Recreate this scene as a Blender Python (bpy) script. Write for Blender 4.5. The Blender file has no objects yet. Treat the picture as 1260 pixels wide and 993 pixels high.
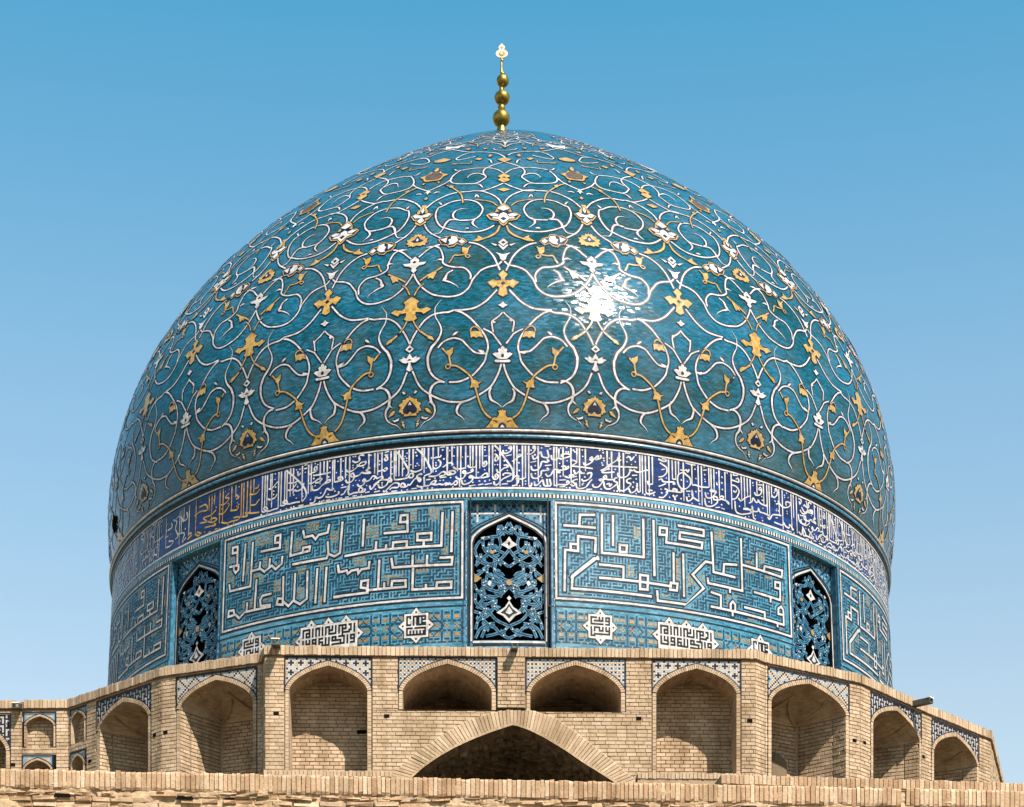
import bpy, math, random
import numpy as np
from math import sin, cos, radians, degrees, pi, hypot, atan2

SC = bpy.context.scene
COL = SC.collection
# ------------------------------------------------------------------ camera, sky, sun
FPX, DIST, CAMX, HORY = 2467.9, 42.105, 615.4, 1660.0      # lens scale, distance to the dome axis
cam_d = bpy.data.cameras.new('camera')
cam = bpy.data.objects.new('camera', cam_d)
COL.objects.link(cam)
cam.location = (0, -DIST, 0)
cam.rotation_euler = (pi / 2, 0, 0)
cam_d.sensor_width = 36.0
cam_d.lens = FPX / 1260 * 36.0
cam_d.shift_x = (630 - CAMX) / 1260
cam_d.shift_y = (HORY - 496.5) / 1260
cam_d.clip_start = 0.5
cam_d.clip_end = 20000
SC.camera = cam
SUN_AZ, SUN_EL = radians(33.6), radians(50.2)              # to the right of the camera's back
sdir = (sin(SUN_AZ) * cos(SUN_EL), -cos(SUN_AZ) * cos(SUN_EL), sin(SUN_EL))
W = bpy.data.worlds.new('World')
SC.world = W
W.use_nodes = True
nt = W.node_tree
sky = nt.nodes.new('ShaderNodeTexSky')
sky.sky_type = 'NISHITA'
sky.sun_disc = False
sky.sun_elevation = SUN_EL
sky.sun_rotation = atan2(sdir[0], sdir[1])
sky.air_density = 1.6
sky.dust_density = 0.2
sky.ozone_density = 3.0
bg = nt.nodes['Background']
bg.inputs['Strength'].default_value = 0.080
# deeper blue towards the zenith, paler towards the horizon
tc = nt.nodes.new('ShaderNodeTexCoord'); sx = nt.nodes.new('ShaderNodeSeparateXYZ')
nt.links.new(tc.outputs['Generated'], sx.inputs[0])
mr = nt.nodes.new('ShaderNodeMapRange'); mr.inputs[1].default_value = .30; mr.inputs[2].default_value = .56
nt.links.new(sx.outputs[2], mr.inputs[0])
rp = nt.nodes.new('ShaderNodeValToRGB')
rp.color_ramp.elements[0].color = (1.2, 1.05, .93, 1); rp.color_ramp.elements[1].color = (.38, .98, 1.0, 1)
e_ = rp.color_ramp.elements.new(.5); e_.color = (.90, 1.06, 1.0, 1)
nt.links.new(mr.outputs[0], rp.inputs[0])
mx = nt.nodes.new('ShaderNodeMix'); mx.data_type = 'RGBA'; mx.blend_type = 'MULTIPLY'; mx.inputs[0].default_value = 1
nt.links.new(sky.outputs[0], mx.inputs[6]); nt.links.new(rp.outputs[0], mx.inputs[7])
nt.links.new(mx.outputs[2], bg.inputs[0])
sun_d = bpy.data.lights.new('sun', 'SUN')
sun_d.energy = 5.0
sun_d.angle = radians(0.5)
sun_d.color = (1.0, 0.94, 0.85)
sun = bpy.data.objects.new('sun', sun_d)
COL.objects.link(sun)
from mathutils import Vector
sun.rotation_euler = Vector(sdir).to_track_quat('Z', 'Y').to_euler()
SC.view_settings.view_transform = 'Standard'
SC.view_settings.look = 'None'
SC.view_settings.exposure = 1.15
SC.cycles.diffuse_bounces = 2
SC.view_settings.gamma = 1.0
random.seed(7)
RNG = np.random.default_rng(11)

# ------------------------------------------------------------------ traced ornament and lettering (metres / sector units)
ORN_RIB="""
w0 39 0.012,1.109 0.036,0.973 0.073,0.845 0.115,0.739 0.157,0.677 0.240,0.595 0.324,0.529 0.398,0.488 0.473,0.479 0.566,0.491 0.640,0.522 0.733,0.587 0.807,0.659 0.872,0.744 0.918,0.849 0.949,0.968 0.974,1.055
w2 36 0.124,0.718 0.143,0.648 0.134,0.564 0.116,0.515 0.056,0.465 0.003,0.393
w2 36 0.398,0.488 0.445,0.452 0.474,0.398 0.486,0.329 0.471,0.280 0.429,0.229 0.393,0.158
w0 39 0.525,2.070 0.450,2.024 0.366,1.923 0.301,1.811 0.245,1.700 0.199,1.592 0.174,1.487 0.167,1.383 0.182,1.280 0.200,1.164 0.237,1.077 0.293,0.979 0.339,0.917 0.414,0.857 0.488,0.827 0.599,0.828
w2 39 0.618,0.823 0.701,0.888 0.757,0.972 0.793,1.106 0.799,1.252 0.792,1.304 0.759,1.425 0.727,1.481 0.685,1.567 0.657,1.685 0.663,1.778 0.691,1.874 0.720,1.956 0.731,2.053 0.728,2.141 0.705,2.203 0.664,2.288
w2 39 0.618,0.823 0.664,0.834 0.711,0.811 0.749,0.758 0.769,0.676 0.766,0.591 0.753,0.506 0.726,0.447 0.718,0.363 0.738,0.282 0.787,0.224 0.835,0.195 0.875,0.131 0.887,0.091
w2 21 0.762,0.535 0.781,0.502 0.806,0.469
w0 39 0.525,2.066 0.581,2.036 0.637,2.034 0.702,2.025 0.768,1.994 0.842,1.909 0.898,1.792 0.944,1.676 0.976,1.575 0.995,1.503
w0 39 0.069,2.443 0.116,2.351 0.181,2.236 0.255,2.149 0.329,2.096 0.422,2.078 0.525,2.078
w0 36 0.174,1.302 0.237,1.304 0.292,1.328 0.338,1.389 0.384,1.466 0.430,1.544 0.485,1.578 0.532,1.585 0.596,1.557 0.643,1.510 0.688,1.429
w3 39 0.186,1.302 0.223,1.311 0.259,1.338
w3 33 0.476,1.676 0.508,1.643 0.532,1.612
w0 33 0.003,2.004 0.042,1.936 0.098,1.866 0.116,1.828 0.109,1.727 0.098,1.651
w3 44 0.093,1.882 0.107,1.820
w0 33 0.208,1.711 0.153,1.667 0.107,1.620 0.093,1.590 0.052,1.499 0.014,1.417
w0 37 0.006,3.054 0.030,2.997 0.069,2.947 0.164,2.906 0.240,2.844 0.287,2.756 0.333,2.652 0.351,2.575 0.379,2.480 0.444,2.383 0.518,2.340 0.603,2.335 0.679,2.357 0.756,2.392 0.824,2.461 0.894,2.567 0.947,2.689 0.985,2.804 1.002,2.900
w0 37 0.366,2.593 0.358,2.725 0.383,2.816 0.441,2.900 0.538,2.922 0.616,2.958 0.676,3.032 0.677,3.128 0.693,3.247 0.727,3.373 0.780,3.432 0.800,3.440
w2 36 0.795,3.445 0.840,3.447 0.890,3.438
w2 36 0.556,2.878 0.612,2.820 0.634,2.733 0.648,2.681 0.570,2.620 0.502,2.543 0.483,2.488
w2 33 0.624,2.714 0.676,2.658
w2 30 0.679,3.118 0.719,3.143 0.767,3.118
w0 37 0.035,2.830 0.069,2.969 0.107,3.121 0.166,3.260 0.235,3.363 0.314,3.440 0.409,3.482
w0 36 0.711,3.463 0.780,3.432 0.856,3.354 0.911,3.264 0.962,3.185
w0 36 0.718,3.627 0.793,3.712 0.853,3.790 0.906,3.904 0.954,4.069
w0 37 0.069,3.968 0.160,3.846 0.249,3.775 0.350,3.754 0.471,3.765 0.584,3.820 0.679,3.896 0.744,3.961 0.800,4.120 0.829,4.328 0.809,4.511 0.768,4.552 0.666,4.668 0.559,4.713 0.444,4.709 0.339,4.629 0.271,4.484 0.253,4.362 0.277,4.225 0.327,4.116 0.398,4.081 0.532,4.086
w2 36 0.533,4.096 0.637,4.116 0.685,4.026 0.709,3.889 0.745,3.781 0.795,3.764 0.856,3.753
w2 30 0.543,4.102 0.598,4.164 0.612,4.288 0.576,4.387 0.514,4.426 0.439,4.412
w2 33 0.327,4.116 0.366,4.022 0.353,3.938 0.291,3.836
w3 27 0.376,3.829 0.412,3.839 0.437,3.825
w0 37 0.016,4.504 0.048,4.673 0.114,4.822 0.203,4.934 0.282,5.002 0.384,5.028 0.439,5.008 0.574,5.006 0.684,4.963 0.789,4.862 0.890,4.723 0.978,4.519
w2 30 0.771,4.595 0.803,4.673 0.827,4.693
w3 27 0.304,4.772 0.340,4.866 0.359,4.777
w0 36 0.621,5.973 0.694,5.774 0.728,5.582 0.704,5.425 0.616,5.341 0.451,5.307 0.393,5.306 0.326,5.363 0.259,5.506 0.240,5.581 0.284,5.767 0.270,5.961 0.173,6.142 0.019,6.315
w2 30 0.275,5.656 0.375,5.756 0.470,5.708 0.525,5.509
w0 36 0.728,5.582 0.787,5.428 0.881,5.293 1.003,5.152
w0 36 0.013,5.296 0.104,5.175 0.216,5.063 0.282,5.018 0.395,5.022
w2 30 0.274,5.129 0.322,5.249 0.393,5.299
w0 36 0.011,5.728 0.083,5.885 0.196,6.001 0.310,6.020 0.448,6.029 0.621,5.964
w2 30 0.744,6.073 0.704,5.984 0.652,5.958
w0 33 -0.010,6.653 0.115,6.943 0.291,7.077 0.515,7.143 0.668,7.044 0.760,6.807 0.777,6.702 0.714,6.621 0.556,6.713 0.437,6.832
w0 33 0.515,7.143 0.687,7.236 0.946,7.564 1.214,7.853
w2 30 0.189,6.303 0.219,6.483 0.288,6.558
w3 30 0.827,5.060 0.880,5.083 0.922,5.037
w0 30 -0.009,7.163 0.147,7.241 0.209,7.368
w0 30 -0.013,7.451 0.004,7.942 0.070,8.171 0.232,8.266 0.390,8.208 0.525,7.905 0.747,7.789 0.958,7.853 1.172,7.900
w0 27 0.525,7.905 0.708,8.326 0.842,8.490 0.985,8.431 1.075,8.315
w0 27 -0.022,7.944 0.088,8.426 0.328,8.806 0.578,8.885 0.732,8.811
w0 27 0.001,9.104 0.222,9.368 0.450,9.364 0.615,9.222 0.378,8.973
g0 36 0.113,0.217 0.159,0.266 0.205,0.357 0.236,0.469 0.259,0.582 0.276,0.681 0.294,0.766 0.321,0.866 0.358,0.939 0.422,1.022 0.486,1.084 0.542,1.102 0.552,1.154 0.561,1.227 0.564,1.315
g0 21 0.546,1.095 0.569,1.123 0.593,1.099 0.590,1.063 0.570,1.043 0.549,1.064 0.546,1.095
g0 33 0.597,1.305 0.657,1.414
g0 39 0.746,1.558 0.821,1.644 0.892,1.730
g0 27 0.892,1.730 0.946,1.854 0.981,1.978
g0 24 0.236,1.670 0.273,1.732 0.310,1.746 0.337,1.717 0.347,1.660
g2 36 0.038,3.897 0.069,3.742 0.138,3.633 0.217,3.571 0.345,3.502
g0 30 0.363,3.392 0.410,3.314 0.422,3.196 0.505,3.165 0.563,3.167 0.590,3.078 0.617,3.002
g0 21 0.368,3.153 0.393,3.184 0.427,3.167 0.397,3.116 0.368,3.153
g0 36 0.674,2.947 0.758,2.858 0.843,2.780 0.918,2.695
g0 27 0.876,2.642 0.933,2.563 0.976,2.424
g0 33 0.510,4.591 0.530,4.798 0.571,4.958 0.700,5.206 0.815,5.345
g0 27 0.085,4.463 0.155,4.589 0.264,4.657 0.373,4.695
g0 27 0.512,6.470 0.516,6.326 0.663,6.346 0.810,6.355
g0 27 0.715,6.335 0.802,6.415
"""
ORN_POL="""
gold_palmette:A 1g 0.000,0.368 0.007,0.337 0.029,0.343 0.044,0.329 0.033,0.296 0.040,0.257 0.057,0.222 0.085,0.227 0.109,0.217 0.113,0.181 0.128,0.155 0.138,0.124 0.157,0.097 0.183,0.061 0.000,0.059
gold_palmette:A 2b 0.000,0.152 0.026,0.130 0.041,0.099 0.045,0.059 0.000,0.059
gold_palmette:A 2b 0.050,0.164 0.076,0.180 0.111,0.181 0.076,0.164 0.056,0.144
gold_palmette:A 3w 0.000,0.108 0.017,0.086 0.026,0.062 0.000,0.062
white_palmette:A 1w 0.000,1.407 0.020,1.380 0.018,1.354 0.038,1.363 0.051,1.336 0.040,1.301 0.055,1.286 0.079,1.295 0.108,1.270 0.086,1.240 0.064,1.213 0.046,1.187 0.000,1.184
white_palmette:A 1w 0.000,1.165 0.072,1.172 0.088,1.151 0.072,1.131 0.000,1.128
white_palmette:A 2b 0.000,1.277 0.018,1.251 0.015,1.222 0.000,1.212
white_bud:A 1w 0.000,2.204 0.018,2.165 0.053,2.139 0.025,2.120 0.009,2.091 0.000,2.087
gold_cross:A 1g 0.000,2.830 0.052,2.740 0.018,2.674 0.024,2.622 0.078,2.615 0.107,2.643 0.174,2.584 0.130,2.519 0.111,2.467 0.069,2.518 0.033,2.483 0.050,2.346 0.000,2.303
gold_cross:A 2b 0.000,2.599 0.029,2.564 0.000,2.524
white_bud:B 1w 1.000,1.500 0.952,1.422 1.000,1.366
white_bud:B 2b 1.000,1.455 0.976,1.425 1.000,1.401
white_trefoil:B 1w 1.000,1.353 0.966,1.267 0.916,1.309 0.931,1.277 0.877,1.262 0.929,1.199 0.962,1.189 0.987,1.205 0.987,1.161 0.963,1.078 1.000,1.046
white_trefoil:B 2b 1.000,1.261 0.973,1.232 1.000,1.232
gold_rosette:B 1g 1.000,0.648 0.983,0.604 0.967,0.613 0.955,0.586 0.920,0.584 0.922,0.547 0.876,0.503 0.896,0.466 0.887,0.437 0.873,0.391 0.907,0.381 0.905,0.356 0.931,0.356 0.929,0.314 1.000,0.319
gold_rosette:B 2b 1.000,0.578 0.957,0.502 0.920,0.427 0.928,0.366 0.972,0.348 1.000,0.390
gold_rosette:B 3k 1.000,0.508 0.970,0.459 0.949,0.414 0.962,0.386 1.000,0.408
gold_rosette:B 4w 1.000,0.550 0.981,0.484 1.000,0.497
gold_bud:M 1g 0.758,0.322 0.779,0.383 0.811,0.425 0.838,0.415 0.814,0.362
gold_bud:M 1g 0.893,0.254 0.934,0.221 0.916,0.188
gold_bud:M 1g 0.914,0.156 0.936,0.166 0.937,0.122
white_curl:M 1w 0.797,0.274 0.833,0.267 0.878,0.297 0.872,0.257 0.824,0.238
white_curl:M 1w 0.902,0.175 0.919,0.194 0.938,0.183 0.922,0.161
white_curl:M 1w 0.915,0.710 0.938,0.722 0.956,0.682 0.934,0.675
gold_leaf:M 1g 0.214,0.819 0.257,0.800 0.289,0.839 0.340,0.850 0.331,0.782 0.345,0.712 0.299,0.724 0.253,0.708 0.257,0.771
gold_leaf:M 1g 0.527,1.405 0.578,1.355 0.598,1.352 0.597,1.298 0.569,1.237 0.532,1.314
gold_leaf:M 1g 0.207,1.555 0.236,1.662 0.301,1.672 0.348,1.663 0.339,1.550 0.314,1.582 0.282,1.553 0.254,1.579
gold_leaf:M 1g 0.736,1.550 0.755,1.612 0.793,1.640 0.821,1.644 0.793,1.579
gold_cross:B 1g 1.000,2.386 0.913,2.288 0.936,2.245 0.932,2.173 0.899,2.138 0.855,2.145 0.825,2.164 0.775,2.115 0.818,2.078 0.857,2.039 0.880,2.079 0.947,2.089 0.951,2.033 0.927,1.966 0.965,1.932
white_flower:B 1w 1.000,3.234 0.948,3.150 0.953,3.093 0.862,3.095 0.890,3.043 0.945,3.023 0.979,2.973 0.967,2.926 1.000,2.872
white_flower:B 2b 1.000,3.142 0.975,3.105 1.000,3.084
gold_rosette_small:B 1g 1.000,3.803 0.990,3.759 0.966,3.785 0.949,3.728 0.911,3.720 0.913,3.670 0.871,3.655 0.889,3.606 0.871,3.554 0.900,3.538 0.898,3.485 0.939,3.504 0.953,3.475 1.000,3.501
gold_rosette_small:B 2b 1.000,3.735 0.981,3.700 0.968,3.649 0.925,3.614 0.963,3.572 1.000,3.570
gold_rosette_small:B 3w 1.000,3.675 0.984,3.626 1.000,3.591
ringed_flower:A 1g 0.000,4.550 0.069,4.427 0.088,4.360 0.102,4.264 0.163,4.245 0.209,4.176 0.156,4.051 0.059,4.015 0.033,3.925 0.000,3.878
ringed_flower:A 2b 0.000,4.495 0.085,4.360 0.048,4.294 0.100,4.264 0.188,4.190 0.146,4.070 0.069,4.049 0.000,3.913
ringed_flower:A 3w 0.000,4.476 0.074,4.368 0.000,4.300
ringed_flower:A 3w 0.000,4.256 0.043,4.205 0.059,4.130 0.120,4.113 0.141,4.082 0.069,4.068 0.000,3.937
ringed_flower:A 3w 0.054,4.192 0.111,4.231 0.175,4.190 0.121,4.131 0.069,4.147
ringed_flower:A 4b 0.000,4.117 0.036,4.073 0.000,4.015
cross_flower:B 1g 1.031,4.622 0.967,4.516 0.930,4.425 0.939,4.375 0.859,4.309 0.909,4.181 0.939,4.150 0.934,4.081 1.000,4.010
cross_flower:B 2b 1.000,4.588 0.966,4.434 0.972,4.375 0.875,4.307 0.916,4.207 0.959,4.205 0.938,4.138 1.000,4.040
cross_flower:B 3w 1.000,4.559 0.979,4.438 1.000,4.350
cross_flower:B 3w 1.000,4.294 0.916,4.353 0.886,4.310 0.923,4.234
cross_flower:B 3w 1.000,4.245 0.954,4.142 1.000,4.064
cross_flower:B 4b 1.000,4.481 1.003,4.444 1.000,4.415
vine_flower:M 1g 0.414,3.500 0.456,3.584 0.516,3.612 0.539,3.684 0.599,3.692 0.640,3.659 0.684,3.674 0.751,3.585 0.706,3.456 0.652,3.439 0.621,3.382 0.560,3.401 0.532,3.459 0.471,3.411
vine_flower:M 2b 0.424,3.500 0.460,3.567 0.518,3.591 0.543,3.667 0.599,3.675 0.638,3.636 0.684,3.656 0.738,3.583 0.699,3.471 0.646,3.459 0.614,3.401 0.565,3.422 0.534,3.480 0.472,3.432
vine_flower:M 3w 0.436,3.497 0.475,3.560 0.514,3.514 0.474,3.447
vine_flower:M 3w 0.519,3.531 0.539,3.630 0.600,3.653 0.606,3.585 0.631,3.562 0.614,3.484 0.632,3.441 0.573,3.450 0.535,3.495
vine_flower:M 3w 0.647,3.625 0.724,3.581 0.657,3.490
gold_leaf:M 1g 0.217,3.546 0.262,3.606 0.296,3.645 0.298,3.576 0.357,3.503 0.290,3.499
gold_leaf:M 1g 0.389,3.333 0.411,3.345 0.465,3.376 0.464,3.259 0.427,3.193 0.401,3.249
gold_leaf:M 1g 0.734,2.854 0.758,2.854 0.824,2.804 0.833,2.722 0.803,2.742 0.773,2.707
white_bud:A 1w 0.000,3.550 0.057,3.457 0.000,3.369
white_bud:A 2b 0.000,3.495 0.025,3.457 0.000,3.420
white_bud:A 1w 0.000,3.338 0.049,3.416 0.055,3.389 0.000,3.278
white_curl:M 1w 0.067,3.400 0.098,3.421 0.149,3.447 0.088,3.375
white_palmette:A 1w 0.000,3.179 0.041,3.199 0.086,3.227 0.042,3.156 0.030,3.073 0.006,3.040 0.000,3.044
gold_diamond:A 1g 0.000,5.716 0.089,5.567 0.041,5.506 0.082,5.405 0.000,5.297
gold_diamond:A 2b 0.000,5.552 0.033,5.521 0.000,5.491
gold_diamond:A 1g 0.000,5.081 0.087,5.026 0.000,4.952
brown_rosette:B 1g 1.000,6.055 0.973,5.946 0.928,5.996 0.889,5.873 0.794,5.793 0.859,5.697 0.875,5.603 0.906,5.555 0.967,5.556
brown_rosette:B 2n 1.000,6.007 0.932,5.922 0.871,5.816 0.883,5.685 0.912,5.615 1.000,5.596
gold_leaf:M 1g 0.969,6.126 1.026,6.221 0.995,6.020 0.971,6.034
gold_leaf:M 1g 0.874,5.470 0.919,5.503 0.892,5.410
gold_leaf:M 1g 0.667,5.240 0.719,5.286 0.723,5.200 0.685,5.158
white_bud:B 1w 1.000,5.188 0.952,5.045 0.979,5.085 1.000,4.999
gold_bud:B 1g 1.000,4.911 0.973,4.849 1.000,4.811
gold_diamond:A 1g 0.000,6.611 0.112,6.478 0.045,6.368 0.000,6.280
gold_rosette_small:B 1g 1.000,6.829 0.860,6.691 0.878,6.610 0.955,6.556
gold_leaf:M 1g 0.197,6.781 0.241,6.849 0.264,6.692 0.216,6.676
gold_leaf:M 1g 0.341,6.553 0.412,6.622 0.463,6.544 0.391,6.464
gold_diamond:A 1g 0.000,7.664 0.040,7.538 0.000,7.425
white_flower:B 1w 1.210,8.084 0.996,7.877 0.904,7.724 1.050,7.699 1.119,7.627
gold_leaf:M 1g 0.302,7.404 0.397,7.438 0.359,7.305
gold_leaf:M 1g 0.618,7.483 0.744,7.481 0.636,7.337
"""
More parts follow.
